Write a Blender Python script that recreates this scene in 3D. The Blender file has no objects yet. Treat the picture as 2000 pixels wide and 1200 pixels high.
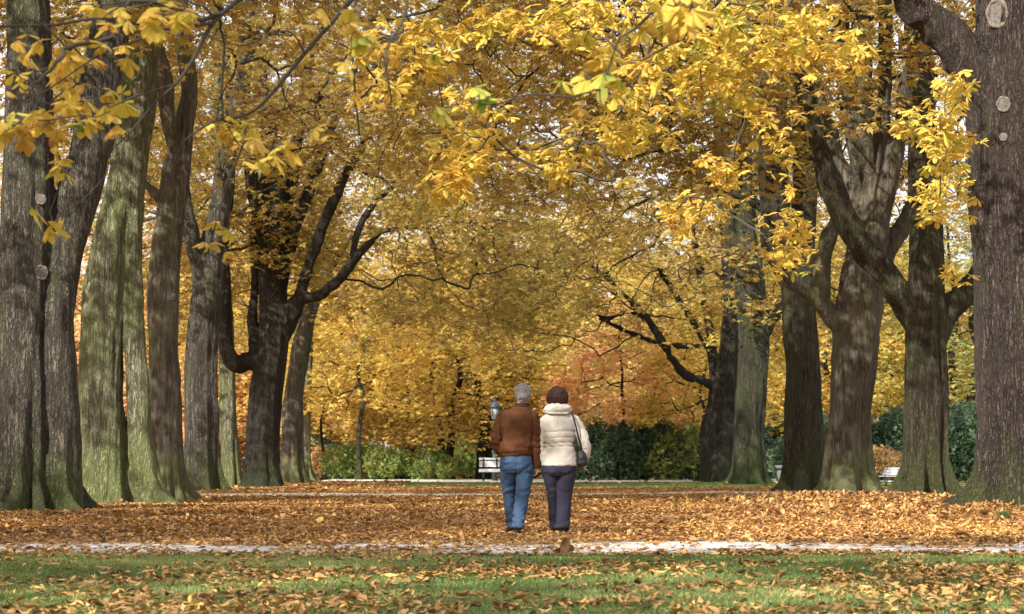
import bpy, math, random
import numpy as np
from mathutils import Vector
from mathutils.bvhtree import BVHTree

sc = bpy.context.scene
col = sc.collection
# ------------------------------------------------------------------ camera, sky, sun, exposure
F = 4500.0                      # focal length in pixels of the 2000 px wide photograph
CAMZ = 0.85
PITCH = math.atan(300.0 / F)
cam_d = bpy.data.cameras.new("camera")
cam = bpy.data.objects.new("camera", cam_d)
col.objects.link(cam)
cam.location = (0, 0, CAMZ)
cam.rotation_euler = (math.pi / 2 + PITCH, 0, 0)
cam_d.sensor_width = 36.0
cam_d.lens = 36.0 * F / 2000.0
cam_d.clip_end = 2000
cam_d.dof.use_dof = True
cam_d.dof.focus_distance = 28.0
cam_d.dof.aperture_fstop = 5.6
sc.camera = cam

SUN_EL = math.radians(36)
SUN_AZ = math.atan2(-0.62, -0.78)        # from +Y towards +X: behind the camera, to the left
world = bpy.data.worlds.new("World")
sc.world = world
world.use_nodes = True
wn = world.node_tree
bg = wn.nodes["Background"]
sky = wn.nodes.new("ShaderNodeTexSky")
sky.sky_type = 'NISHITA'
sky.sun_disc = False
sky.sun_elevation = SUN_EL
sky.sun_rotation = SUN_AZ
sky.air_density = 1.0
sky.dust_density = 4.0
sky.ozone_density = 1.0
# thin bright cloud veil over the blue
tcw = wn.nodes.new("ShaderNodeTexCoord"); nw = wn.nodes.new("ShaderNodeTexNoise")
nw.inputs["Scale"].default_value = 3.0; nw.inputs["Detail"].default_value = 6
wn.links.new(tcw.outputs["Generated"], nw.inputs["Vector"])
rw = wn.nodes.new("ShaderNodeMapRange"); rw.inputs[1].default_value = 0.3; rw.inputs[2].default_value = 0.6; rw.inputs[3].default_value = 0.45; rw.inputs[4].default_value = 0.95
wn.links.new(nw.outputs["Fac"], rw.inputs[0])
mw = wn.nodes.new("ShaderNodeMix"); mw.data_type = 'RGBA'
wn.links.new(rw.outputs[0], mw.inputs[0]); wn.links.new(sky.outputs[0], mw.inputs[6]); mw.inputs[7].default_value = (5.4, 5.4, 5.7, 1)
wn.links.new(mw.outputs[2], bg.inputs[0])
bg.inputs[1].default_value = 0.13
sd = bpy.data.lights.new("sun", 'SUN')
sd.energy = 4.6
sd.angle = math.radians(0.6)
sd.color = (1.0, 0.93, 0.82)
sun = bpy.data.objects.new("sun", sd)
col.objects.link(sun)
S = Vector((math.sin(SUN_AZ) * math.cos(SUN_EL), math.cos(SUN_AZ) * math.cos(SUN_EL), math.sin(SUN_EL)))
sun.rotation_euler = S.to_track_quat('Z', 'Y').to_euler()
sun.location = S * 60
sc.view_settings.view_transform = 'Standard'
sc.view_settings.look = 'None'
sc.view_settings.exposure = 1.1
sc.view_settings.gamma = 1.0
sc.cycles.max_bounces = 8
sc.cycles.diffuse_bounces = 4
sc.cycles.transmission_bounces = 4

# ------------------------------------------------------------------ helpers
CT, ST = math.cos(PITCH), math.sin(PITCH)


def P(x, y, D):
    """world point seen at photo pixel (x, y), D metres down the avenue"""
    dx = (x - 1000.0) / F
    dy = (600.0 - y) / F
    t = D / (CT - ST * dy)
    return np.array((dx * t, D, CAMZ + t * (ST + CT * dy)))


def gd(y):
    dy = (600.0 - y) / F
    return CAMZ / -(ST + CT * dy) * (CT - ST * dy)


def ppm(D):
    return F / D * CT


def nz(v):
    return v / np.maximum(np.linalg.norm(v, axis=-1, keepdims=True), 1e-9)


def _h(ix, iy, iz, s):
    n = (ix * 374761393 + iy * 668265263 + iz * 2147483647 + s * 974634777) & 0xffffffff
    n = ((n ^ (n >> 13)) * 1274126177) & 0xffffffff
    n = n ^ (n >> 16)
    return (n & 0xffff) / 65535.0


def vnoise(p, s=0):
    """value noise, p (N,3) -> (N,) in -1..1"""
    p = np.asarray(p, dtype=np.float64)
    i = np.floor(p).astype(np.int64)
    f = p - i
    f = f * f * (3 - 2 * f)
    r = 0
    for a in (0, 1):
        for b in (0, 1):
            for c in (0, 1):
                w = (f[:, 0] if a else 1 - f[:, 0]) * (f[:, 1] if b else 1 - f[:, 1]) * (f[:, 2] if c else 1 - f[:, 2])
                r = r + w * _h(i[:, 0] + a, i[:, 1] + b, i[:, 2] + c, s)
    return r * 2 - 1


def fbm(p, s=0, o=3):
    r, a, t = 0, 1.0, 0
    p = np.asarray(p, dtype=np.float64)
    for k in range(o):
        r = r + a * vnoise(p * (2 ** k) + 17.3 * k, s + k)
        t += a
        a *= 0.5
    return r / t


def mesh_np(name, V, quads=None, tris=None, attr=None, smooth=False, check=True):
    me = bpy.data.meshes.new(name)
    V = np.asarray(V, dtype=np.float32)
    nq = 0 if quads is None else len(quads)
    nt = 0 if tris is None else len(tris)
    me.vertices.add(len(V))
    me.vertices.foreach_set("co", V.ravel())
    me.loops.add(nq * 4 + nt * 3)
    idx = []
    if nq: idx.append(np.asarray(quads, dtype=np.int32).ravel())
    if nt: idx.append(np.asarray(tris, dtype=np.int32).ravel())
    me.loops.foreach_set("vertex_index", np.concatenate(idx))
    me.polygons.add(nq + nt)
    st = np.concatenate([np.arange(nq, dtype=np.int32) * 4, nq * 4 + np.arange(nt, dtype=np.int32) * 3])
    me.polygons.foreach_set("loop_start", st)
    if smooth:
        me.polygons.foreach_set("use_smooth", np.ones(nq + nt, dtype=bool))
    if attr:
        for k, a in attr.items():
            at = me.attributes.new(k, 'FLOAT', 'POINT')
            at.data.foreach_set("value", np.asarray(a, dtype=np.float32))
    me.update(calc_edges=True)
    if check: me.validate()
    return me


def crown_mesh(LV, LQ, LT, tint, BV, BQ, leafm, bark):
    """leaves (slot 0) and the twigs that carry them (slot 1) as one crown"""
    n = len(LV)
    Q = np.vstack([LQ, BQ + n])
    me = mesh_np("crown", np.vstack([LV, BV]), Q, LT, {"tint": np.concatenate([tint, np.zeros(len(BV))])}, check=False)
    mi = np.zeros(len(me.polygons), dtype=np.int32); mi[len(LQ):len(Q)] = 1
    me.materials.append(leafm); me.materials.append(bark)
    me.polygons.foreach_set("material_index", mi)
    me.polygons.foreach_set("use_smooth", mi.astype(bool))
    me.update()
    return me


def link(name, me, mat=None, parent=None):
    o = bpy.data.objects.new(name, me)
    col.objects.link(o)
    if mat is not None and me is not None:
        me.materials.append(mat)
    if parent is not None:
        o.parent = parent
    return o


def tag(o, label=None, cat=None, group=None, kind=None):
    if label: o["label"] = label
    if cat: o["category"] = cat
    if group: o["group"] = group
    if kind: o["kind"] = kind
    return o


def thing(name, loc, label, cat, group=None, rz=0):
    o = bpy.data.objects.new(name, None)
    o.empty_display_size = 0.3
    col.objects.link(o)
    o.location = loc
    o.rotation_euler = (0, 0, rz)
    return tag(o, label, cat, group)


class MB:
    """collects pieces into one mesh"""
    def __init__(s):
        s.V, s.Q, s.T, s.n = [], [], [], 0

    def add(s, V, Q=None, T=None):
        V = np.asarray(V, dtype=float).reshape(-1, 3)
        if Q is not None and len(Q): s.Q.append(np.asarray(Q) + s.n)
        if T is not None and len(T): s.T.append(np.asarray(T) + s.n)
        s.V.append(V); s.n += len(V)
        return s

    def data(s):
        return (np.vstack(s.V), np.vstack(s.Q) if s.Q else None, np.vstack(s.T) if s.T else None)

    def build(s, name, mat, parent=None, smooth=False):
        V, Q, T = s.data()
        return link(name, mesh_np(name, V, Q, T, smooth=smooth), mat, parent)

    def box(s, c, d, rz=0.0, rx=0.0):
        c = np.array(c, float); d = np.array(d, float) / 2
        v = np.array([[x, y, z] for x in (-1, 1) for y in (-1, 1) for z in (-1, 1)], float) * d
        if rx:
            a, b = math.cos(rx), math.sin(rx)
            v = np.stack([v[:, 0], a * v[:, 1] - b * v[:, 2], b * v[:, 1] + a * v[:, 2]], 1)
        if rz:
            a, b = math.cos(rz), math.sin(rz)
            v = np.stack([a * v[:, 0] - b * v[:, 1], b * v[:, 0] + a * v[:, 1], v[:, 2]], 1)
        return s.add(v + c, [[0, 1, 3, 2], [4, 6, 7, 5], [0, 4, 5, 1], [2, 3, 7, 6], [0, 2, 6, 4], [1, 5, 7, 3]])

    def tube(s, pts, rad, n=10, cap=True, flat=None):
        """rad: list of r or (rx, ry); flat='h' keeps the rings horizontal"""
        pts = np.array(pts, float)
        m = len(pts)
        R = [(r, r) if np.isscalar(r) else r for r in rad]
        tan = np.gradient(pts, axis=0) if m > 1 else np.array([[0, 0, 1.]])
        tan = nz(tan)
        ref = np.array((0., 1., 0.)) if abs(tan[0][1]) < .9 else np.array((1., 0, 0))
        V = []
        a = np.arange(n) * 2 * math.pi / n
        for k in range(m):
            if flat == 'h':
                u, w = np.array((1., 0, 0)), np.array((0, 1., 0))
            else:
                u = nz(np.cross(ref, tan[k])); w = np.cross(tan[k], u); ref = w
            V.append(pts[k] + np.outer(np.cos(a) * R[k][0], u) + np.outer(np.sin(a) * R[k][1], w))
        V = np.vstack(V)
        i = np.arange(n); j = (i + 1) % n
        Q = np.vstack([np.stack([k * n + i, k * n + j, (k + 1) * n + j, (k + 1) * n + i], 1) for k in range(m - 1)]) if m > 1 else None
        T = None
        if cap:
            V = np.vstack([V, pts[0], pts[-1]])
            T = np.vstack([np.stack([j, i, np.full(n, m * n)], 1), np.stack([(m - 1) * n + i, (m - 1) * n + j, np.full(n, m * n + 1)], 1)])
        return s.add(V, Q, T)

    def ball(s, c, r, n=14, m=9, zc=None):
        c = np.array(c, float); r = np.array(r, float) * np.ones(3)
        V = [c + r * (0, 0, -1)]
        for k in range(1, m):
            ph = -math.pi / 2 + math.pi * k / m
            for q in range(n):
                a = 2 * math.pi * q / n
                V.append(c + r * (math.cos(ph) * math.cos(a), math.cos(ph) * math.sin(a), math.sin(ph)))
        V.append(c + r * (0, 0, 1))
        Q, T = [], []
        for q in range(n):
            T.append([0, 1 + (q + 1) % n, 1 + q])
            for k in range(m - 2):
                Q.append([1 + k * n + q, 1 + k * n + (q + 1) % n, 1 + (k + 1) * n + (q + 1) % n, 1 + (k + 1) * n + q])
            T.append([1 + (m - 2) * n + q, 1 + (m - 2) * n + (q + 1) % n, len(V) - 1])
        return s.add(V, Q, T)


def remeshed(mb, voxel, smooth_it=2):
    """merge all pieces of mb into one continuous skin; returns V, quads"""
    V, Q, T = mb.data()
    me = mesh_np("tmp", V, Q, T)
    o = bpy.data.objects.new("tmp", me)
    col.objects.link(o)
    md = o.modifiers.new("r", 'REMESH'); md.mode = 'VOXEL'; md.voxel_size = voxel; md.adaptivity = 0
    if smooth_it:
        ms = o.modifiers.new("s", 'SMOOTH'); ms.factor = 0.5; ms.iterations = smooth_it
    dg = bpy.context.evaluated_depsgraph_get()
    ev = o.evaluated_get(dg)
    m2 = ev.to_mesh()
    nv = len(m2.vertices)
    co = np.empty(nv * 3, dtype=np.float32); m2.vertices.foreach_get("co", co)
    no = np.empty(nv * 3, dtype=np.float32); m2.vertices.foreach_get("normal", no)
    ls = np.empty(len(m2.polygons), dtype=np.int32); m2.polygons.foreach_get("loop_total", ls)
    vi = np.empty(len(m2.loops), dtype=np.int32); m2.loops.foreach_get("vertex_index", vi)
    st = np.empty(len(m2.polygons), dtype=np.int32); m2.polygons.foreach_get("loop_start", st)
    q = st[ls == 4]; t = st[ls == 3]
    quads = vi[q[:, None] + np.arange(4)] if len(q) else None
    tris = vi[t[:, None] + np.arange(3)] if len(t) else None
    ev.to_mesh_clear()
    bpy.data.objects.remove(o); bpy.data.meshes.remove(me)
    return co.reshape(-1, 3).astype(float), no.reshape(-1, 3).astype(float), quads, tris


# ------------------------------------------------------------------ materials
def newmat(name):
    m = bpy.data.materials.new(name); m.use_nodes = True
    nt = m.node_tree
    b = nt.nodes["Principled BSDF"]
    return m, nt, b


def ramp(nt, fac, stops):
    r = nt.nodes.new("ShaderNodeValToRGB")
    e = r.color_ramp.elements
    while len(e) < len(stops): e.new(0.5)
    for k, (p, c) in enumerate(stops):
        e[k].position = p; e[k].color = (*c, 1)
    nt.links.new(fac, r.inputs[0])
    return r.outputs[0]


def noise(nt, scale, detail=4, vec=None, rough=0.6, dist=0.0):
    n = nt.nodes.new("ShaderNodeTexNoise")
    n.inputs["Scale"].default_value = scale; n.inputs["Detail"].default_value = detail
    n.inputs["Roughness"].default_value = rough; n.inputs["Distortion"].default_value = dist
    if vec: nt.links.new(vec, n.inputs["Vector"])
    return n.outputs["Fac"]


def mixc(nt, f, a, b, mode='MIX'):
    m = nt.nodes.new("ShaderNodeMix"); m.data_type = 'RGBA'; m.blend_type = mode
    for v, i in ((f, 0), (a, 6), (b, 7)):
        if isinstance(v, (int, float)): m.inputs[i].default_value = v
        elif isinstance(v, tuple): m.inputs[i].default_value = (*v, 1)
        else: nt.links.new(v, m.inputs[i])
    return m.outputs[2]


def mathn(nt, op, a, b=0.0, clamp=False):
    m = nt.nodes.new("ShaderNodeMath"); m.operation = op; m.use_clamp = clamp
    for v, i in ((a, 0), (b, 1)):
        if isinstance(v, (int, float)): m.inputs[i].default_value = v
        else: nt.links.new(v, m.inputs[i])
    return m.outputs[0]


def coords(nt, scale=(1, 1, 1), kind="Object"):
    tc = nt.nodes.new("ShaderNodeTexCoord"); mp = nt.nodes.new("ShaderNodeMapping")
    mp.inputs["Scale"].default_value = scale
    nt.links.new(tc.outputs[kind], mp.inputs[0])
    return mp.outputs[0], tc.outputs[kind]


def bump(nt, b, h, strength=0.5, dist=0.02):
    n = nt.nodes.new("ShaderNodeBump"); n.inputs["Strength"].default_value = strength
    n.inputs["Distance"].default_value = dist
    nt.links.new(h, n.inputs["Height"]); nt.links.new(n.outputs[0], b.inputs["Normal"])


def bark_mat(name, dark, light, moss=0.3, mosscol=(0.12, 0.16, 0.04), base_moss=1.0, scale=1.0, bstr=1.0, cellw=0.45):
    m, nt, b = newmat(name)
    v, raw = coords(nt, (10 * scale, 10 * scale, 3.0 * scale))
    vw = nt.nodes.new("ShaderNodeTexVoronoi"); vw.feature = 'DISTANCE_TO_EDGE'
    # distort the plates
    nn = nt.nodes.new("ShaderNodeTexNoise"); nn.inputs["Scale"].default_value = 1.6; nn.inputs["Detail"].default_value = 4
    nt.links.new(v, nn.inputs["Vector"])
    vm = nt.nodes.new("ShaderNodeVectorMath"); vm.operation = 'MULTIPLY_ADD'
    nt.links.new(nn.outputs["Color"], vm.inputs[0]); vm.inputs[1].default_value = (1.6, 1.6, 2.4)
    nt.links.new(v, vm.inputs[2]); nt.links.new(vm.outputs[0], vw.inputs["Vector"])
    vw.inputs["Scale"].default_value = 1.5
    plate = mathn(nt, 'MULTIPLY', vw.outputs["Distance"], 3.0, True)
    v2, _ = coords(nt, (26 * scale, 26 * scale, 5 * scale))
    fine = noise(nt, 1.0, 6, v2, 0.7)
    v4, _ = coords(nt, (13 * scale, 13 * scale, 1.3 * scale))
    rn = noise(nt, 1.0, 4, v4, 0.6, 0.8)
    ridge = mathn(nt, 'MULTIPLY', mathn(nt, 'ABSOLUTE', mathn(nt, 'SUBTRACT', rn, 0.5)), 4.5, True)
    h = mathn(nt, 'ADD', mathn(nt, 'MULTIPLY', plate, 0.22), mathn(nt, 'ADD', mathn(nt, 'MULTIPLY', ridge, 0.5), mathn(nt, 'MULTIPLY', fine, 0.65)))
    c = ramp(nt, mathn(nt, 'MULTIPLY', h, 0.75), [(0.26, dark), (0.42, tuple((x + y) * 0.55 for x, y in zip(dark, light))), (0.62, light), (0.92, tuple(x * 1.35 for x in light))])
    crack = mathn(nt, 'SUBTRACT', 1.0, mathn(nt, 'MULTIPLY', mathn(nt, 'ABSOLUTE', mathn(nt, 'SUBTRACT', rn, 0.5)), 16.0), True)
    crack2 = mathn(nt, 'SUBTRACT', 1.0, mathn(nt, 'MULTIPLY', vw.outputs["Distance"], 9.0), True)
    cr = mathn(nt, 'MAXIMUM', mathn(nt, 'MULTIPLY', crack, 0.6), mathn(nt, 'MULTIPLY', crack2, cellw), True)
    c = mixc(nt, cr, c, dark)
    h = mathn(nt, 'SUBTRACT', h, mathn(nt, 'MULTIPLY', cr, 0.5))
    big = noise(nt, 0.9, 4, raw, 0.6, 0.5)
    c = mixc(nt, mathn(nt, 'MULTIPLY', mathn(nt, 'SUBTRACT', big, 0.45), 2.0, True), c, tuple(x * 0.72 for x in light))
    # moss: in patches and at the foot
    sx = nt.nodes.new("ShaderNodeSeparateXYZ"); nt.links.new(raw, sx.inputs[0])
    foot = mathn(nt, 'MULTIPLY', mathn(nt, 'SUBTRACT', 1.3, sx.outputs[2]), 0.55 * base_moss)
    v3, _ = coords(nt, (1.6, 1.6, 0.5))
    mn = mathn(nt, 'ADD', noise(nt, 1.2, 5, v3, 0.65), mathn(nt, 'MAXIMUM', mathn(nt, 'MULTIPLY', foot, 0.5), 0.0))
    mf = mathn(nt, 'MULTIPLY', mathn(nt, 'SUBTRACT', mn, 0.62 - moss * 0.25), 4.0, True)
    mf = mathn(nt, 'MULTIPLY', mf, mathn(nt, 'ADD', mathn(nt, 'MULTIPLY', fine, 0.9), 0.15))
    c = mixc(nt, mf, c, mosscol)
    nt.links.new(c, b.inputs["Base Color"]); b.inputs["Roughness"].default_value = 0.9
    b.inputs["Specular IOR Level"].default_value = 0.2
    bump(nt, b, h, bstr, 0.10)
    return m


def leaf_mat(name, stops, trans=0.45, jitter=0.15, clump=0.5, tcol=None, spec=0.25):
    m, nt, b = newmat(name)
    at = nt.nodes.new("ShaderNodeAttribute"); at.attribute_name = "tint"
    _, raw = coords(nt)
    n = noise(nt, clump, 3, raw)
    f = mathn(nt, 'ADD', at.outputs["Fac"], mathn(nt, 'MULTIPLY', mathn(nt, 'SUBTRACT', n, 0.5), jitter * 6), True)
    c = ramp(nt, f, stops)
    nt.links.new(c, b.inputs["Base Color"]); b.inputs["Roughness"].default_value = 0.55
    b.inputs["Specular IOR Level"].default_value = spec
    tr = nt.nodes.new("ShaderNodeBsdfTranslucent")
    tc = mixc(nt, 1.0, c, (1.0, 0.95, 0.78), 'MULTIPLY') if tcol is None else mixc(nt, 1.0, c, tcol, 'MULTIPLY')
    nt.links.new(tc, tr.inputs[0])
    mx = nt.nodes.new("ShaderNodeMixShader"); mx.inputs[0].default_value = trans
    nt.links.new(b.outputs[0], mx.inputs[1]); nt.links.new(tr.outputs[0], mx.inputs[2])
    nt.links.new(mx.outputs[0], nt.nodes["Material Output"].inputs[0])
    return m


def plain(name, c, rough=0.6, var=0.15, scale=8, spec=0.4, bstr=0.0, metal=0.0, bscale=40):
    m, nt, b = newmat(name)
    _, raw = coords(nt)
    n = noise(nt, scale, 4, raw)
    cc = ramp(nt, n, [(0.3, tuple(max(0, x * (1 - var)) for x in c)), (0.7, tuple(x * (1 + var) for x in c))])
    nt.links.new(cc, b.inputs["Base Color"]); b.inputs["Roughness"].default_value = rough
    b.inputs["Specular IOR Level"].default_value = spec; b.inputs["Metallic"].default_value = metal
    if bstr: bump(nt, b, noise(nt, bscale, 4, raw), bstr, 0.01)
    return m


YEL = [(0.0, (0.20, 0.27, 0.05)), (0.14, (0.56, 0.48, 0.08)), (0.45, (0.70, 0.50, 0.09)), (0.75, (0.66, 0.40, 0.07)), (1.0, (0.40, 0.19, 0.05))]
OCH = [(0.0, (0.34, 0.33, 0.09)), (0.3, (0.50, 0.39, 0.10)), (0.6, (0.44, 0.31, 0.09)), (0.85, (0.33, 0.195, 0.07)), (1.0, (0.20, 0.105, 0.045))]
M_near = leaf_mat("leaf_bright_yellow", YEL, 0.42, 0.05, 1.2)
M_och = leaf_mat("leaf_ochre", OCH, 0.5, 0.12, 0.25)
M_yel = leaf_mat("leaf_yellow", [(0.0, (0.46, 0.46, 0.12)), (0.35, (0.74, 0.60, 0.15)), (0.7, (0.72, 0.50, 0.13)), (1.0, (0.52, 0.30, 0.10))], 0.5, 0.1, 0.3)  # yellow leaves, lightened so the far trees carry a sunlit glow in their colour
M_pale = leaf_mat("leaf_pale_gold", [(0.0, (0.66, 0.60, 0.22)), (0.5, (0.90, 0.74, 0.30)), (1.0, (0.86, 0.58, 0.22))], 0.45, 0.1, 0.3)
M_oran = leaf_mat("leaf_salmon_orange", [(0.0, (0.62, 0.52, 0.20)), (0.35, (0.88, 0.60, 0.30)), (0.7, (0.86, 0.48, 0.28)), (1.0, (0.74, 0.34, 0.22))], 0.45, 0.08, 0.5)
M_ygre = leaf_mat("leaf_yellow_green", [(0.0, (0.17, 0.22, 0.07)), (0.5, (0.38, 0.37, 0.10)), (1.0, (0.52, 0.40, 0.11))], 0.45, 0.12, 0.4)
M_gre = leaf_mat("leaf_dark_green", [(0.0, (0.025, 0.055, 0.03)), (0.5, (0.07, 0.135, 0.07)), (1.0, (0.20, 0.28, 0.14))], 0.2, 0.12, 0.8, spec=0.5)
M_lgre = leaf_mat("leaf_fresh_green", [(0.0, (0.08, 0.15, 0.04)), (0.5, (0.24, 0.34, 0.09)), (1.0, (0.58, 0.55, 0.20))], 0.35, 0.12, 0.8)
M_red = leaf_mat("leaf_rusty_red", [(0.0, (0.24, 0.14, 0.06)), (0.5, (0.46, 0.28, 0.12)), (1.0, (0.62, 0.50, 0.20))], 0.35, 0.12, 0.8)

B_brown = bark_mat("bark_grey_brown", (0.045, 0.04, 0.032), (0.185, 0.165, 0.13), 0.42, base_moss=0.7, cellw=0.75)
B_green = bark_mat("bark_pale_mossy", (0.075, 0.07, 0.05), (0.36, 0.35, 0.25), 1.0, (0.20, 0.25, 0.075), scale=0.9, base_moss=0.8)
B_smooth = bark_mat("bark_smooth_grey", (0.045, 0.038, 0.029), (0.14, 0.12, 0.092), 0.6, (0.12, 0.14, 0.05), scale=0.6, bstr=0.5, cellw=0.2)
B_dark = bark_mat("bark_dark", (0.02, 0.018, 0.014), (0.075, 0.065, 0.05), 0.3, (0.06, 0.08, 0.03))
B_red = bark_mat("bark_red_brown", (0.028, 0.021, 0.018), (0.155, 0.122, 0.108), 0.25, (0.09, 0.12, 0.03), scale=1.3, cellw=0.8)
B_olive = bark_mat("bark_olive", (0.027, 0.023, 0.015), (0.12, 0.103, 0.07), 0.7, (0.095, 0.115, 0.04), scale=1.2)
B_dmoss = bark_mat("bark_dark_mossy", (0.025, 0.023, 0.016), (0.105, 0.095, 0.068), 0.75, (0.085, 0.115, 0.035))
B_twig = plain("bark_twig", (0.055, 0.045, 0.035), 0.85, 0.3, 3)

# ------------------------------------------------------------------ leaves and twigs


def palmate(pos, size, rng, k=6, tilt=0.35, droop=0.35, tint=None, w=0.2, yaw=None):
    """fans of kite-shaped leaflets, vectorised; returns V, Q, tint per vertex"""
    N = len(pos)
    n = nz(np.array((0, 0, 1.0)) + rng.normal(0, tilt, (N, 3)))
    ya = rng.uniform(0, 2 * math.pi, N) if yaw is None else yaw
    u = np.stack([np.cos(ya), np.sin(ya), np.zeros(N)], 1)
    u = nz(u - n * (u * n).sum(1, keepdims=True)); v = np.cross(n, u)
    a = np.linspace(-2.2, 2.2, k)[None] + rng.normal(0, 0.12, (N, k))
    L = (size if np.isscalar(size) else size[:, None]) * (1 - 0.33 * np.abs(a) / 2.2) * rng.uniform(0.8, 1.15, (N, k))
    d = np.cos(a)[..., None] * u[:, None] + np.sin(a)[..., None] * v[:, None]
    dr = np.abs(rng.normal(droop, droop * 0.4, (N, k)))
    d = d - dr[..., None] * np.array((0, 0, 1.0)); d = nz(d)
    s = nz(np.cross(d, n[:, None] + 0 * d))
    nn = np.cross(s, d)
    Lx = L[..., None]
    b = pos[:, None] + d * Lx * 0.04
    V = np.stack([b, pos[:, None] + d * Lx * 0.62 + s * Lx * w - nn * Lx * 0.07,
                  pos[:, None] + d * Lx - np.array((0, 0, 0.12)) * Lx,
                  pos[:, None] + d * Lx * 0.62 - s * Lx * w - nn * Lx * 0.07], 2)
    V = V.reshape(-1, 3)
    Q = np.arange(N * k * 4).reshape(-1, 4)
    t = rng.uniform(0, 1, N) if tint is None else tint
    tt = np.repeat(np.clip(t[:, None] + rng.normal(0, 0.08, (N, k)), 0, 1).reshape(-1), 4)
    return V, Q, tt


def palmate_fine(pos, size, rng, tilt=0.4, droop=0.7, tint=None, yaw=None, wf=1.0):
    """palmate leaves with curved, folded, obovate leaflets for the boughs nearest the camera"""
    N = len(pos); k = 6
    n = nz(np.array((0, 0, 1.0)) + rng.normal(0, tilt, (N, 3)))
    ya = rng.uniform(0, 2 * math.pi, N) if yaw is None else yaw
    u = np.stack([np.cos(ya), np.sin(ya), np.zeros(N)], 1)
    u = nz(u - n * (u * n).sum(1, keepdims=True)); v = np.cross(n, u)
    a = np.linspace(-1.9, 1.9, k)[None] + rng.normal(0, 0.12, (N, k))
    L = size[:, None] * (1 - 0.35 * np.abs(a) / 1.9) * rng.uniform(0.8, 1.12, (N, k))
    L = np.where(rng.uniform(0, 1, (N, k)) < 0.08, 0.02, L)
    d0 = np.cos(a)[..., None] * u[:, None] + np.sin(a)[..., None] * v[:, None]
    dr = np.abs(rng.normal(droop, 0.35, (N, k)))[..., None]
    Z = np.array((0, 0, 1.0))
    d0 = nz(d0 - Z * dr * 0.6)
    s = nz(np.cross(d0, n[:, None] + 0 * d0)); nn = np.cross(s, d0)
    Lx = L[..., None]
    ts = [0.03, 0.3, 0.58, 0.82, 1.0]; ws = [0, 0.09 * wf, 0.185 * wf, 0.18 * wf, 0]
    curl = rng.uniform(0.05, 0.45, (N, k))[..., None]
    fold = rng.uniform(0.02, 0.09, (N, k))[..., None]
    rows = []
    for t, w in zip(ts, ws):
        c = pos[:, None] + Lx * (d0 * t - Z * curl * t * t * dr)
        if w == 0: rows.append(c)
        else:
            wob = rng.normal(0, 0.012, (N, k))[..., None]
            rows += [c + nn * Lx * fold * 0.6, c + s * Lx * (w + wob) - nn * Lx * fold, c - s * Lx * (w + wob) - nn * Lx * fold]
    V = np.stack(rows, 2).reshape(-1, 3)        # 11 per leaflet: 0, (1c 2l 3r), (4 5 6), (7 8 9), 10
    base = (np.arange(N * k) * 11)[:, None, None]
    Q = (base + np.array([[1, 2, 5, 4], [4, 5, 8, 7], [3, 1, 4, 6], [6, 4, 7, 9]])).reshape(-1, 4)
    T = (base + np.array([[0, 2, 1], [0, 1, 3], [7, 8, 10], [7, 10, 9]])).reshape(-1, 3)
    t = rng.uniform(0, 1, N) if tint is None else tint
    tt = np.clip(t[:, None] + rng.normal(0, 0.06, (N, k)), 0, 1).reshape(-1)
    tv = np.repeat(tt, 11).reshape(-1, 11).copy()
    tv[:, 7:11] += 0.05 + 0.35 * (np.sin(np.arange(len(tv)) * 12.9898) > 0.55)[:, None]
    return V, Q, T, np.clip(tv.reshape(-1), 0, 1)


def skeleton(nodes0, dirs0, attr_pts, path_w=0.3):
    """greedy growth: each target point joins the nearest part of what has grown; returns parents and positions"""
    n0 = len(nodes0); N = len(attr_pts)
    pos = np.vstack([nodes0, attr_pts])
    par = -np.ones(n0 + N, dtype=int)
    path = np.zeros(n0 + N)
    best = np.full(N, 1e9); bp = np.zeros(N, dtype=int)
    for c0 in range(0, n0, 200):
        blk = nodes0[c0:c0 + 200]
        dd = np.linalg.norm(attr_pts[:, None] - blk[None], axis=2)
        j = dd.argmin(1); m = dd[np.arange(N), j]
        u = m < best; best[u] = m[u]; bp[u] = c0 + j[u]
    bd = best.copy()
    done = np.zeros(N, dtype=bool)
    order = []
    for _ in range(N):
        i = int(np.argmin(np.where(done, 1e12, best)))
        done[i] = True; g = n0 + i; par[g] = bp[i]
        path[g] = path[bp[i]] + np.linalg.norm(pos[g] - pos[bp[i]])
        order.append(g)
        d = np.linalg.norm(attr_pts - attr_pts[i], axis=1) + path_w * path[g]
        u = (~done) & (d < best)
        best[u] = d[u]; bp[u] = g
    cnt = np.zeros(n0 + N)
    cnt[n0:] = 1
    for g in reversed(order):
        cnt[par[g]] += cnt[g]
    return pos, par, cnt, order


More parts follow.
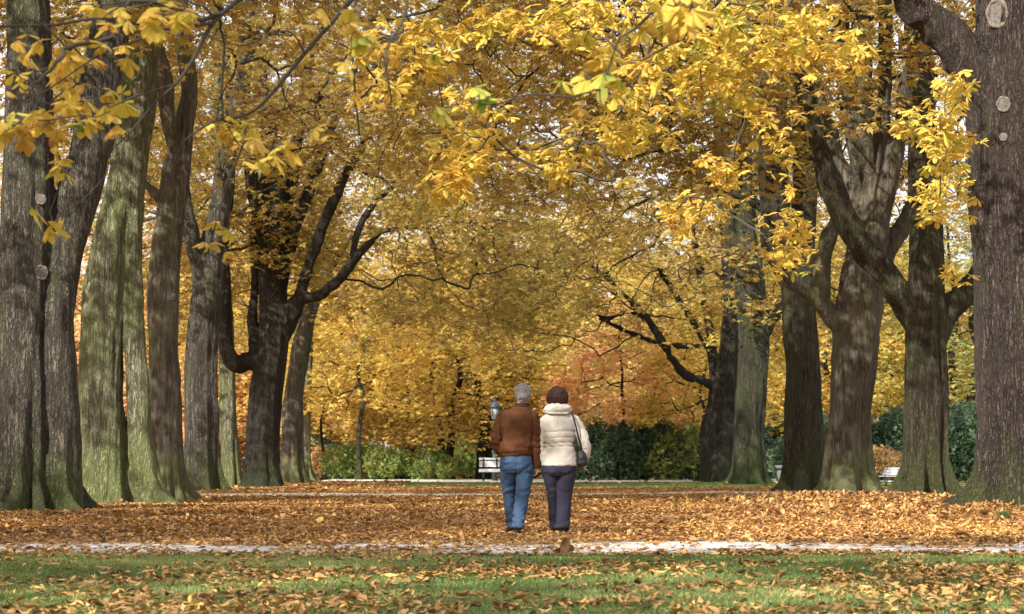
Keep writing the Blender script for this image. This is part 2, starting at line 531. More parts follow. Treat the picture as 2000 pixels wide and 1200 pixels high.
def branches(pos, par, cnt, order, n0, dirs0, rtip=0.006, rexp=0.45, rings=5, sides=5, sag=0.1, rng=None, rmax=None):
    """curved tapering twigs for every edge of a skeleton; returns V, Q and the curves (E, rings, 3)"""
    g = np.array(order); p = par[g]
    d = np.zeros_like(pos); d[:n0] = dirs0
    for q in order:
        e = pos[q] - pos[par[q]]
        e = e / max(np.linalg.norm(e), 1e-6)
        d[q] = e * 0.75 + d[par[q]] * 0.35
        d[q] /= max(np.linalg.norm(d[q]), 1e-6)
    A, B = pos[p], pos[g]
    L = np.linalg.norm(B - A, axis=1, keepdims=True)
    T0, T1 = d[p] * L * 0.5, d[g] * L * 0.55
    t = np.linspace(0, 1, rings)[None, :, None]
    C = (2 * t**3 - 3 * t**2 + 1) * A[:, None] + (t**3 - 2 * t**2 + t) * T0[:, None] + (-2 * t**3 + 3 * t**2) * B[:, None] + (t**3 - t**2) * T1[:, None]
    if rng is not None:
        jit = rng.normal(0, 0.035, C.shape) * L[:, None]
        jit[:, 0] = 0; jit[:, -1] = 0
        C = C + jit
    r1 = rtip * cnt[g] ** rexp
    r0 = np.minimum(rtip * np.maximum(cnt[p], cnt[g]) ** rexp, r1 * 1.5)
    if rmax is not None: r0 = np.minimum(r0, rmax); r1 = np.minimum(r1, rmax)
    rad = r0[:, None] * (1 - t[0, :, 0]) + r1[:, None] * t[0, :, 0]
    tan = nz(np.gradient(C, axis=1))
    ref = np.where(np.abs(tan[..., 2:3]) > 0.9, np.array((1.0, 0, 0)), np.array((0, 0, 1.0)))
    u = nz(np.cross(ref, tan)); w = np.cross(tan, u)
    a = np.arange(sides) * 2 * math.pi / sides
    V = C[:, :, None] + rad[..., None, None] * (np.cos(a)[:, None] * u[:, :, None] + np.sin(a)[:, None] * w[:, :, None])
    E = len(g)
    i = np.arange(sides); j = (i + 1) % sides
    Q1 = np.vstack([np.stack([k * sides + i, k * sides + j, (k + 1) * sides + j, (k + 1) * sides + i], 1) for k in range(rings - 1)])
    Q = (np.arange(E)[:, None, None] * rings * sides + Q1[None]).reshape(-1, 4)
    return V.reshape(-1, 3), Q, C


def limb_nodes(limbs, zmin=3.0, step=0.5):
    """points and directions along traced limbs, limbs: list of (pts (m,3), radii)"""
    ps, ds = [], []
    for pts, rad in limbs:
        for a, b in zip(pts[:-1], pts[1:]):
            L = np.linalg.norm(b - a); n = max(1, int(L / step))
            for q in range(n):
                c = a + (b - a) * (q + 0.5) / n
                if c[2] > zmin:
                    ps.append(c); ds.append((b - a) / L)
    return np.array(ps), np.array(ds)


def smooth_path(pts, rad, sub=4):
    pts = np.array(pts, float); rad = np.array(rad, float)
    if len(pts) < 3: return pts, rad
    m = len(pts); out, ro = [], []
    for i in range(m - 1):
        p0, p1, p2, p3 = pts[max(i - 1, 0)], pts[i], pts[i + 1], pts[min(i + 2, m - 1)]
        for q in range(sub):
            t = q / sub
            out.append(0.5 * ((2 * p1) + (-p0 + p2) * t + (2 * p0 - 5 * p1 + 4 * p2 - p3) * t * t + (-p0 + 3 * p1 - 3 * p2 + p3) * t**3))
            ro.append(rad[i] * (1 - t) + rad[i + 1] * t)
    out.append(pts[-1]); ro.append(rad[-1])
    return np.array(out), np.array(ro)


def make_trunk(limbs, base, voxel, seed, lump=0.05, flute=0.02, flare=1.0):
    """limbs fused into one skin, with buttressed foot and uneven surface (coordinates relative to base)"""
    mb, thin = MB(), MB()
    for pts, rad in limbs:
        k = len(rad)
        while k > 0 and rad[k - 1] < voxel * 1.25: k -= 1
        if k >= 2: mb.tube((pts - base)[:k], rad[:k], n=14)
        if k < len(rad) - 1: thin.tube((pts - base)[max(k - 1, 0):], rad[max(k - 1, 0):] * 1.0, n=9)
    V, N, Q, T = remeshed(mb, voxel, 3)
    rb = limbs[0][1][0]
    # centre of the foot
    low = V[:, 2] < 0.4
    c = V[low][:, :2].mean(0) if low.any() else np.zeros(2)
    dv = V[:, :2] - c
    th = np.arctan2(dv[:, 1], dv[:, 0])
    rl = np.linalg.norm(dv, axis=1)
    lob = fbm(np.stack([np.cos(th) * 3.2, np.sin(th) * 3.2, np.full(len(th), 3.1 * seed)], 1), seed, 2)
    rid = np.clip(0.5 + 1.3 * lob, 0, 1.6)
    zz = np.clip(V[:, 2], 0, None)
    fl = flare * np.exp(-zz / 0.30) * (0.02 + 1.5 * np.clip(rid - 0.15, 0, 2)) * (rl < 3 * rb)
    V[:, :2] += dv * fl[:, None] * (np.minimum(rl, rb * 1.3) / np.maximum(rl, 1e-3))[:, None]
    deep = np.exp(-zz / 1.6)
    V[:, :2] += nz(dv) * (lob * (0.10 + 0.16 * deep) * min(rb, 0.8))[:, None] * (V[:, 2] < 6)[:, None]
    V += N * (fbm(V * np.array((1.5, 1.5, 0.9)), seed + 5, 3) * lump)[:, None]
    fl2 = 1 - 2 * np.abs(fbm(V * np.array((2.6, 2.6, 0.28)), seed + 13, 2))
    V += N * ((fl2 - 0.5) * 0.075 * min(1.0, rb / 0.4))[:, None]
    V += N * (fbm(V * np.array((7, 7, 0.9)), seed + 9, 3) * flute)[:, None]
    if thin.n:
        tv, tq, tt = thin.data()
        n = len(V); V = np.vstack([V, tv]); Q = np.vstack([Q, tq + n]); tt = tt + n
        T = tt if T is None else np.vstack([T, tt])
    return V, Q, T


trees = []


def build_tree(name, limbs, base, label, cat, bark, leafm, attr, seed, voxel=0.05, group=None, leaves=16, lsize=0.182,
               spread=0.35, k=6, lump=0.05, flute=0.028, flare=1.0, rtip=0.007, zmin=3.0, path_w=0.3, tint=(0.5, 0.22), fine=False,
               tip=1.0, droop=0.35, sides=5, rmax=None, rexp=0.45, wf=1.0):
    rng = np.random.default_rng(seed)
    root = thing(name, tuple(base), label, cat, group)
    V, Q, T = make_trunk(limbs, base, voxel, seed, lump, flute, flare)
    tr = link("trunk", mesh_np("trunk", V, Q, T, smooth=True), bark, root)
    if attr is not None and len(attr):
        nd, dr = limb_nodes(limbs, zmin)
        pos, par, cnt, order = skeleton(nd, dr, attr, path_w)
        bv, bq, C = branches(pos, par, cnt, order, len(nd), dr, rtip, sides=sides, rng=rng, rmax=rmax, rexp=rexp)
        bv = bv - base
        # leaves sit on the thin edges
        g = np.array(order)
        thin = np.where(cnt[g] <= 12)[0]
        n = int(leaves * (1.0 if fine else 1.15) * len(g))
        e = rng.choice(thin, n)
        t = rng.uniform(0.15, 1.0, n) ** (0.6 * tip)
        if fine:
            el = np.linalg.norm(C[e, -1] - C[e, 0], axis=1)
            t = 1 - rng.uniform(0, 1, n) * np.minimum(1, 0.25 / el)
        r = C.shape[1] - 1
        i0 = np.minimum((t * r).astype(int), r - 1); f = (t * r - i0)[:, None]
        pt = C[e, i0] * (1 - f) + C[e, i0 + 1] * f
        off = rng.normal(0, spread, (n, 3)); off[:, 2] = off[:, 2] * 0.45 - spread * 0.25
        pt = pt + off
        tn = np.clip(tint[0] + fbm(pt * 0.5, seed, 2) * 0.35 + rng.normal(0, tint[1], n), 0, 1)
        if fine:
            V, Q, T, tt = palmate_fine(pt - base, rng.uniform(0.8, 1.15, n) * lsize, rng, droop=droop, tint=tn, wf=wf)
            link("crown", crown_mesh(V, Q, T, tt, bv, bq, leafm, bark), None, root)
        else:
            V, Q, tt = palmate(pt - base, rng.uniform(0.75, 1.2, n) * lsize, rng, k=k, tint=tn, droop=droop)
            link("crown", crown_mesh(V, Q, None, tt, bv, bq, leafm, bark), None, root)
    trees.append((root, tr))
    return root


def crown_pts(c, R, zlo, zin, zhi, n, rng, toward=None, squash=1.0):
    """targets in a dome: lower rim zlo at radius R, zin at the trunk, top zhi"""
    out = []
    while len(out) < n:
        x, y = rng.uniform(-R, R, 2)
        r = math.hypot(x, y) / R
        if r > 1: continue
        lo = zin + (zlo - zin) * r ** 1.3
        hi = zlo + (zhi - zlo) * math.sqrt(max(0, 1 - r * r)) + 0.6
        if hi < lo + 0.5: hi = lo + 0.5
        z = rng.uniform(lo, hi)
        # more foliage towards the outside
        dens = 0.35 + 0.65 * max(r, (z - lo) / (zhi - lo + 0.1))
        if rng.uniform() > dens: continue
        nse = vnoise(np.array([[x * 0.45, y * 0.45, z * 0.6]]), int(c[0] * 7) & 255)[0]
        if nse < -0.25 and rng.uniform() < 0.8: continue
        out.append((c[0] + x, c[1] + y, z))
    return np.array(out)


def trace(D, stems, base):
    """stems: lists of (x, y, halfwidth px[, depth offset]) -> limbs in metres, the first point pushed below the ground"""
    out = []
    for s in stems:
        pts = np.array([P(q[0], q[1], D + (q[3] if len(q) > 3 else 0)) for q in s])
        rad = np.array([q[2] / ppm(D) for q in s])
        if pts[0][2] < 0.25: pts[0][2] = -0.35
        out.append(smooth_path(pts, rad))
    return out

# ------------------------------------------------------------------ ground


def H(x, y):
    x = np.asarray(x, float); y = np.asarray(y, float)
    p = np.stack([x * 0.22, y * 0.22, np.zeros_like(x)], -1).reshape(-1, 3)
    h = (vnoise(p, 3) * 0.025).reshape(x.shape)
    # roots lift the ground under the right-hand row
    for cx, cy, a, s in ((9.0, 38.5, 0.07, 2.2), (7.6, 43, 0.07, 2.0), (6.6, 46, 0.09, 2.2), (5.5, 57, 0.08, 2.2), (-8.0, 40, 0.03, 2.4)):
        h = h + a * np.exp(-((x - cx) ** 2 + (y - cy) ** 2) / (2 * s * s))
    q = np.stack([x * 1.3, y * 1.3, np.zeros_like(x)], -1).reshape(-1, 3)
    h = h + 0.10 * fbm(q, 8, 2).reshape(x.shape) * np.exp(-((y - 41) / 9.0) ** 2) * np.clip((x - 3.5) / 3, 0, 1)
    return h * np.clip((y - 25) / 6, 0, 1)


def sheet(name, x0, x1, y0, y1, step, lift, mat, ragged=0.0, label=None, ystep=None):
    nx = max(2, int((x1 - x0) / step)); ny = max(2, int((y1 - y0) / (ystep or step)))
    X, Y = np.meshgrid(np.linspace(x0, x1, nx + 1), np.linspace(y0, y1, ny + 1))
    if ragged:
        e0 = vnoise(np.stack([X[0] * 0.9, X[0] * 0, X[0] * 0 + 5], 1), 11) * ragged + vnoise(np.stack([X[0] * 4, X[0] * 0, X[0] * 0 + 5], 1), 12) * ragged * 0.5
        e1 = vnoise(np.stack([X[0] * 0.9, X[0] * 0, X[0] * 0 + 9], 1), 13) * ragged + vnoise(np.stack([X[0] * 4, X[0] * 0, X[0] * 0 + 9], 1), 14) * ragged * 0.5
        f = (Y - y0) / (y1 - y0)
        Y = Y + e0 * (1 - f) + e1 * f
    Z = H(X, Y) + lift
    V = np.stack([X, Y, Z], -1).reshape(-1, 3)
    i = np.arange(ny)[:, None] * (nx + 1) + np.arange(nx)[None]
    Q = np.stack([i, i + 1, i + nx + 2, i + nx + 1], -1).reshape(-1, 4)
    o = link(name, mesh_np(name, V, Q, smooth=True), mat)
    o["kind"] = "structure"
    return o


def ground_mat(name, stops, scales=(1.2, 25), bstr=0.5, rough=0.95, stretch=(1, 1, 1)):
    m, nt, b = newmat(name)
    v, raw = coords(nt, stretch)
    a = noise(nt, scales[0], 4, v); c = noise(nt, scales[1], 6, v, 0.75)
    f = mathn(nt, 'ADD', mathn(nt, 'MULTIPLY', a, 0.45), mathn(nt, 'MULTIPLY', c, 0.6))
    cc = ramp(nt, f, stops)
    nt.links.new(cc, b.inputs["Base Color"]); b.inputs["Roughness"].default_value = rough
    b.inputs["Specular IOR Level"].default_value = 0.15
    bump(nt, b, c, bstr, 0.03)
    return m


M_soil = ground_mat("ground_leaf_soil", [(0.36, (0.06, 0.035, 0.018)), (0.5, (0.20, 0.105, 0.04)), (0.62, (0.38, 0.20, 0.07))], (0.5, 30))
M_litter = ground_mat("litter_bed", [(0.36, (0.10, 0.05, 0.02)), (0.5, (0.30, 0.15, 0.05)), (0.64, (0.52, 0.29, 0.10))], (0.6, 26))
M_lawn = ground_mat("lawn", [(0.35, (0.03, 0.06, 0.012)), (0.5, (0.075, 0.14, 0.025)), (0.66, (0.14, 0.21, 0.05))], (0.8, 40))
M_gravel = ground_mat("gravel", [(0.36, (0.30, 0.22, 0.15)), (0.44, (0.55, 0.50, 0.45)), (0.55, (0.64, 0.61, 0.58)), (0.66, (0.78, 0.76, 0.73))], (1.6, 30), 0.8)
M_gravel2 = ground_mat("gravel_worn", [(0.34, (0.36, 0.24, 0.14)), (0.5, (0.52, 0.42, 0.32)), (0.62, (0.70, 0.63, 0.56))], (1.0, 30), 0.5)
M_road = ground_mat("road_pale", [(0.35, (0.62, 0.60, 0.58)), (0.65, (0.80, 0.79, 0.77))], (0.5, 30), 0.2)

sheet("ground", -160, 160, -30, 420, 1.5, -0.10, M_soil)
sheet("lawn", -18, 18, 4, 21.6, 0.3, 0.0, M_lawn)
sheet("gravel_path", -22, 22, 20.7, 24.4, 0.06, 0.004, M_gravel, 0.5, ystep=0.25)
sheet("leafy_avenue_floor", -14, 14, 24.0, 72, 0.3, 0.0, M_litter)
sheet("worn_gravel_path", -30, 30, 54.5, 59, 0.4, 0.008, M_gravel2, 0.25)
sheet("far_lawn", -4.5, 60, 71, 91, 0.5, 0.0, ground_mat("lawn_far", [(0.35, (0.04, 0.07, 0.015)), (0.6, (0.10, 0.16, 0.03))], (0.5, 20)), 0.3)
sheet("far_road", -8, 120, 92, 108, 0.8, 0.006, M_road, 0.0)

# fallen leaves: single curled leaflets, too many to count


def litter(name, n, xr, yr, size, rng, mat, dens=None, lift=0.0, up=0.35, tint=None, crumple=1.0):
    x = rng.uniform(*xr, n); y = rng.uniform(*yr, n) if not callable(yr) else yr(n)
    if dens is not None:
        keep = rng.uniform(0, 1, n) < dens(x, y); x = x[keep]; y = y[keep]; n = len(x)
    z = H(x, y) + lift + np.abs(rng.normal(0, 0.012, n))
    a = rng.uniform(0, 2 * math.pi, n)
    el = rng.normal(0, up, n)
    L = size * rng.uniform(0.6, 1.35, n); W = L * rng.uniform(0.16, 0.3, n)
    d = np.stack([np.cos(a) * np.cos(el), np.sin(a) * np.cos(el), np.sin(el)], 1)
    n0 = nz(np.stack([rng.normal(0, up, n), rng.normal(0, up, n), np.ones(n)], 1))
    s = nz(np.cross(d, n0)); nn = np.cross(s, d)
    z += np.abs(np.sin(el)) * L * 0.5
    c = np.stack([x, y, z], 1)
    curl = rng.normal(0.05, 0.09 * crumple, n)[:, None] * L[:, None]; cup = rng.normal(0.05 * crumple, 0.08 * crumple, n)[:, None] * L[:, None]
    Lx, Wx = L[:, None], W[:, None]
    rows = [c - d * Lx * 0.5 + nn * curl, c - d * Lx * 0.1 + s * Wx * 0.8 + nn * cup, c - d * Lx * 0.1 - s * Wx * 0.8 + nn * cup, c - d * Lx * 0.05,
            c + d * Lx * 0.25 + s * Wx + nn * cup, c + d * Lx * 0.25 - s * Wx + nn * cup, c + d * Lx * 0.27, c + d * Lx * 0.5 + nn * curl * 1.3]
    V = np.stack(rows, 1).reshape(-1, 3)
    base = (np.arange(n) * 8)[:, None, None]
    Q = (base + np.array([[3, 1, 4, 6], [2, 3, 6, 5]])).reshape(-1, 4)
    T = (base + np.array([[0, 1, 3], [0, 3, 2], [6, 4, 7], [5, 6, 7]])).reshape(-1, 3)
    t = np.clip(rng.normal(0.5, 0.24, n) if tint is None else tint(x, y, n), 0, 1)
    o = link(name, mesh_np(name, V, Q, T, {"tint": np.repeat(t, 8)}), mat)
    o["kind"] = "stuff"
    return o


M_fallen = leaf_mat("fallen_leaf_tan", [(0.0, (0.10, 0.055, 0.03)), (0.25, (0.28, 0.15, 0.06)), (0.6, (0.47, 0.265, 0.095)), (0.88, (0.62, 0.40, 0.165)), (1.0, (0.72, 0.51, 0.13))], 0.12, 0.05, 0.4)
rg = np.random.default_rng(5)


def patch(x, y):
    v = fbm(np.stack([x * 0.55, y * 0.8, 0 * x], 1), 21, 2)
    w = vnoise(np.stack([x * 3, y * 3, 0 * x], 1), 22)
    edge = np.clip((y - 19.5) / 2.5, 0, 1)
    return np.clip(0.42 + v * 1.0 + w * 0.6 + edge * 0.12, 0.03, 1)


litter("fallen_leaves_on_lawn", 50000, (-9, 9), (9.5, 21.0), 0.066, rg, M_fallen, patch, 0.010, 0.2, crumple=1.7)["label"] = "curled tan chestnut leaves scattered over the green lawn in front"


# whole fallen fans among the loose leaflets on the lawn
fx = rg.uniform(-8, 8, 2600); fy = rg.uniform(10, 20.8, 2600); kk = rg.uniform(0, 1, 2600) < patch(fx, fy); fx, fy = fx[kk], fy[kk]
fp = np.stack([fx, fy, H(fx, fy) + 0.03], 1)
V, Q, T, tt = palmate_fine(fp, rg.uniform(0.08, 0.13, len(fp)), rg, tilt=0.25, droop=0.12, wf=0.95, tint=rg.uniform(0.1, 0.95, len(fp)))
o = link("fallen_leaf_fans", mesh_np("fallen_leaf_fans", V, Q, T, {"tint": tt}), M_fallen)
tag(o, "whole fallen chestnut leaf fans lying among the loose leaves on the lawn", None, None, "stuff")


def pathd(x, y):
    v = vnoise(np.stack([x * 0.7, y * 1.6, 0 * x], 1), 31) + 0.6 * vnoise(np.stack([x * 2.4, y * 3.5, 0 * x], 1), 32)
    e = np.abs(y - 22.4) / 1.6
    return np.clip(0.03 + 0.42 * (v > 0.22) + 1.2 * np.clip(e + 0.7 * v - 0.72, 0, 1), 0, 1)


litter("fallen_leaves_on_path", 34000, (-13, 13), (20.4, 24.4), 0.085, rg, M_fallen, pathd, 0.008, 0.12)["label"] = "few tan leaves lying on the pale gravel path"


def aven(x, y):
    w = np.abs(x) < (0.245 * y + 4)
    eb = fbm(np.stack([x * 0.9, y * 0 + 3, 0 * x], 1), 61, 3) * 1.6
    w = w * np.clip((y - 23.5 - eb) / 0.5, 0.04, 1)
    gap = (np.abs(y - 56.8) < 2.0) * 0.93
    return w * (1 - gap) * np.clip(1.25 - y / 95, 0.35, 1)


o = litter("fallen_leaves_in_avenue", 520000, (-16, 16), lambda n: 22.6 + (73 - 22.6) * rg.uniform(0, 1, n) ** 1.35, 0.072, rg, M_fallen, aven, 0.006, 0.17, crumple=1.5, tint=lambda x, y, n: rg.normal(0.47, 0.22, n) + 0.3 * fbm(np.stack([x * 0.35, y * 0.3, 0 * x], 1), 88, 3))  # broad tint patches put dappled light and shade into the leaf colour
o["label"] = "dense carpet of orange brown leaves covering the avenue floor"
o = litter("large_fallen_leaves", 16000, (-14, 15), (24.3, 52), 0.125, rg, M_fallen, lambda x, y: (np.abs(x) < 0.245 * y + 4) * np.clip(0.35 + 0.9 * fbm(np.stack([x * 0.5, y * 0.5, 0 * x], 1), 93, 2), 0, 1), 0.012, 0.22, crumple=1.7)
o["label"] = "larger curled leaves lying loose on top of the avenue carpet"
o = litter("leaf_drifts", 16000, (4.0, 11.0), (34, 49), 0.115, rg, M_fallen, lambda x, y: np.clip(0.45 + 1.4 * fbm(np.stack([x * 0.8, y * 0.8, 0 * x], 1), 94, 2), 0, 1), 0.02, 0.45, crumple=2.0, tint=lambda x, y, n: rg.normal(0.42, 0.27, n))
o["label"] = "drifts of curled brown leaves heaped round the feet of the right-hand trunks"
o = litter("fallen_leaves_beyond", 40000, (-30, 32), (60, 93), 0.2, rg, M_fallen, lambda x, y: np.clip((np.abs(x - 7) > 11) * 0.8 + 0.03, 0, 1), 0.01, 0.12)
o["label"] = "yellow brown leaves strewn under the far trees"


def blades(name, n, xr, yr, hgt, rng, mat, cx=None):
    x = rng.uniform(*xr, n); y = rng.uniform(*yr, n)
    v = fbm(np.stack([x * 0.7, y * 0.7, 0 * x], 1), 41, 2)
    h = hgt * rng.uniform(0.5, 1.2, n) * (1 + 0.5 * v)
    a = rng.uniform(0, 2 * math.pi, n)
    z = H(x, y)
    w = 0.0035
    c = np.stack([x, y, z], 1)
    s = np.stack([np.cos(a), np.sin(a), 0 * a], 1)
    ln = rng.normal(0, 0.45, (n, 2)) * h[:, None]
    top = c + np.stack([ln[:, 0], ln[:, 1], h], 1)
    mid = c + np.stack([ln[:, 0] * 0.35, ln[:, 1] * 0.35, h * 0.6], 1)
    V = np.stack([c - s * w, c + s * w, mid + s * w, mid - s * w, top], 1).reshape(-1, 3)
    b = (np.arange(n) * 5)[:, None]
    t = np.clip(0.5 + v * 0.5 + rng.normal(0, 0.2, n), 0, 1)
    o = link(name, mesh_np(name, V, b + np.array([[0, 1, 2, 3]]), b + np.array([[3, 2, 4]]), {"tint": np.repeat(t, 5)}), mat)
    o["kind"] = "stuff"
    return o


M_grass = leaf_mat("grass_blades", [(0.0, (0.075, 0.115, 0.035)), (0.5, (0.18, 0.25, 0.08)), (1.0, (0.38, 0.40, 0.16))], 0.35, 0.04, 0.8)
blades("grass", 330000, (-8, 8), (10.5, 20.9), 0.03, rg, M_grass)["label"] = "short green grass of the front lawn"

# ------------------------------------------------------------------ avenue trees


def auto_depth(stems, seed):
    r = random.Random(seed)
    out = []
    for i, s in enumerate(stems):
        if len(s[0]) > 3 or i == 0: out.append(s); continue
        k = r.choice((-1, 1)) * r.uniform(0.15, 0.4)
        y0 = s[0][1]
        out.append([(q[0], q[1], q[2], max(0, (y0 - q[1])) / 110.0 * k + (0.12 if k > 0 else -0.12) * (q[1] < y0)) for q in s])
    return out


def avenue(name, cat, label, by, stems, bark, leafm, seed, R=7.0, zlo=5.0, zin=8.5, zhi=17, n=650, shift=0.0, voxel=0.05, leaves=16, back=0.0, **kw):
    D = gd(by)
    base = P(stems[0][0][0], by, D); base[2] = 0
    base[2] = float(H(base[0], base[1])) - 0.03
    limbs = trace(D, auto_depth(stems, seed), base)
    rng = np.random.default_rng(seed)
    c = np.array((base[0] + shift, D))
    c[1] += back
    at = crown_pts(c, R, zlo, zin, zhi, n, rng)
    return build_tree(name, limbs, base, label, cat, bark, leafm, at, seed, voxel, "old chestnut trees lining the avenue", leaves=leaves, **kw)


CH = "chestnut_tree"
# left row
avenue(CH, "tree", "massive grey brown double-stemmed trunk nearest on the left, with two round pruning scars", 1000,
       [[(42, 1002, 66), (42, 900, 56), (44, 800, 52), (42, 650, 46), (46, 500, 50), (52, 400, 52), (56, 250, 48), (55, 100, 46), (50, 0, 44), (42, -250, 38), (30, -500, 28)],
        [(128, 1002, 44, 0.0), (127, 900, 34, 0.0), (124, 780, 31, 0.0), (115, 640, 31, 0.0), (122, 520, 36, 0.1), (150, 400, 42, 0.2), (180, 270, 40, 0.3), (205, 120, 38, 0.5), (222, 0, 36, 0.6), (245, -250, 28, 0.8), (262, -500, 20, 1.0)]],
       B_brown, M_och, 1, zlo=8.6, zin=11.0, zhi=17, n=520, shift=-1, leaves=13, flare=1.35, voxel=0.045)
avenue(CH, "tree", "pale mossy green fluted trunk second on the left, leaning right as it rises", 985,
       [[(208, 987, 56), (197, 880, 47), (195, 720, 43), (203, 580, 42), (222, 450, 36), (245, 340, 33), (264, 200, 33), (285, 60, 31), (302, -100, 28), (325, -400, 22)],
        [(285, 987, 30, -0.1), (275, 870, 23, -0.15), (266, 720, 20, -0.1), (259, 580, 20, -0.1), (256, 450, 22, 0), (266, 320, 22, 0), (285, 180, 20, 0.1)]],
       B_green, M_och, 2, zlo=8.4, zin=11.0, zhi=17, n=600, shift=1.5, R=8.5, leaves=13, flare=0.9, voxel=0.045)
avenue(CH, "tree", "smooth grey trunk third on the left, forking at half height", 979,
       [[(327, 981, 36), (323, 880, 34), (320, 760, 32), (317, 640, 29), (318, 560, 28), (327, 480, 28), (338, 400, 28), (348, 330, 27), (362, 250, 20), (371, 180, 17), (362, 100, 17), (352, 0, 16), (350, -200, 14), (340, -450, 10)],
        [(350, 345, 20), (338, 280, 16), (325, 210, 14), (314, 120, 13), (300, 0, 12), (280, -200, 9)],
        [(330, 400, 10), (310, 385, 8), (292, 368, 7), (278, 352, 6)]],
       B_smooth, M_och, 3, zlo=8.0, zin=10.5, zhi=17, n=700, shift=3, R=8.5, leaves=14, voxel=0.045)
avenue(CH, "tree", "brown grey trunk fourth on the left, splitting into a V of two limbs", 960,
       [[(398, 962, 35), (395, 850, 31), (395, 720, 31), (402, 600, 30), (412, 500, 27), (428, 400, 21), (440, 320, 21), (452, 250, 20), (474, 170, 15), (488, 60, 13), (495, -100, 11), (500, -350, 9)],
        [(398, 570, 20), (378, 480, 15), (360, 400, 14), (350, 320, 12), (345, 240, 10), (335, 100, 9), (320, -60, 8)]],
       B_brown, M_och, 4, zlo=7.6, zin=10, zhi=18, n=750, shift=2.5, R=8.5, leaves=15, voxel=0.05)
avenue(CH, "tree", "slim greenish trunk between the V-shaped tree and the dark elbow-limbed tree", 951,
       [[(452, 953, 21), (447, 850, 17), (443, 720, 14), (441, 600, 12), (436, 500, 11), (430, 400, 11), (426, 200, 10), (420, -50, 9), (415, -300, 7)]],
       B_green, M_och, 5, zlo=6.5, zin=9, zhi=17, n=450, shift=-2, R=5.5, leaves=14, voxel=0.05)
avenue(CH, "tree", "very dark spreading tree with an elbow limb reaching out to the left", 953,
       [[(511, 955, 33), (514, 850, 32), (520, 760, 32), (533, 680, 30), (534, 600, 27), (532, 500, 25), (533, 400, 23), (530, 300, 19), (515, 200, 16), (500, 100, 14), (490, 0, 12), (480, -250, 9)],
        [(515, 715, 19, 0), (488, 705, 16, -0.1), (465, 712, 17, -0.2), (448, 700, 17, -0.3), (438, 655, 13, -0.3), (440, 560, 12, -0.4), (436, 480, 11, -0.4), (445, 380, 10, -0.5), (450, 250, 9, -0.6), (440, 60, 8, -0.6)],
        [(545, 660, 20), (575, 610, 14), (590, 560, 13), (612, 490, 11), (640, 420, 9), (672, 350, 8), (720, 270, 6), (790, 200, 4)],
        [(540, 640, 18, 0), (575, 590, 12, -0.3), (620, 578, 11, -0.6), (660, 548, 9, -1.0), (692, 510, 8, -1.4), (725, 472, 6, -1.8), (770, 440, 4, -2.2)],
        [(545, 560, 15), (570, 470, 12), (600, 380, 11), (640, 270, 10), (680, 170, 8), (720, 60, 7), (760, -80, 5)],
        [(532, 520, 15), (505, 430, 12), (490, 330, 11), (478, 200, 10), (470, 60, 9), (455, -100, 7)],
        [(545, 460, 14), (570, 350, 12), (585, 240, 11), (605, 120, 9), (640, 0, 8), (660, -150, 6)],
        [(500, 690, 13), (492, 620, 10), (500, 540, 10), (497, 440, 9), (520, 330, 8)],
        [(690, 500, 6, -1.4), (700, 450, 5, -1.5), (730, 400, 4.5, -1.6), (790, 350, 4, -1.7), (850, 330, 3, -1.9)]],
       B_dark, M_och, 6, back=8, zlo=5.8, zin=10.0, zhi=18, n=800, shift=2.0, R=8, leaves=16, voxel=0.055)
avenue(CH, "tree", "brown trunk leaning right behind the dark elbow-limbed tree, lit along its left side", 945,
       [[(572, 947, 27), (570, 850, 22), (575, 760, 20), (590, 670, 18), (603, 615, 15), (622, 565, 12), (655, 510, 9), (690, 460, 7)],
        [(598, 640, 13), (602, 560, 11), (612, 440, 9), (625, 300, 8), (630, 150, 7)]],
       B_smooth, M_och, 7, zlo=4.5, zin=8, zhi=18, n=600, shift=1.5, R=7.5, leaves=15, voxel=0.06)
avenue(CH, "tree", "thin mossy green trunk last in the left row", 938,
       [[(596, 940, 11), (597, 850, 10), (600, 750, 9), (606, 650, 8), (612, 560, 7), (620, 420, 6), (640, 280, 5)]],
       B_green, M_yel, 8, zlo=4.6, zin=8, zhi=17, n=600, shift=1.0, R=7.5, leaves=15, voxel=0.06)
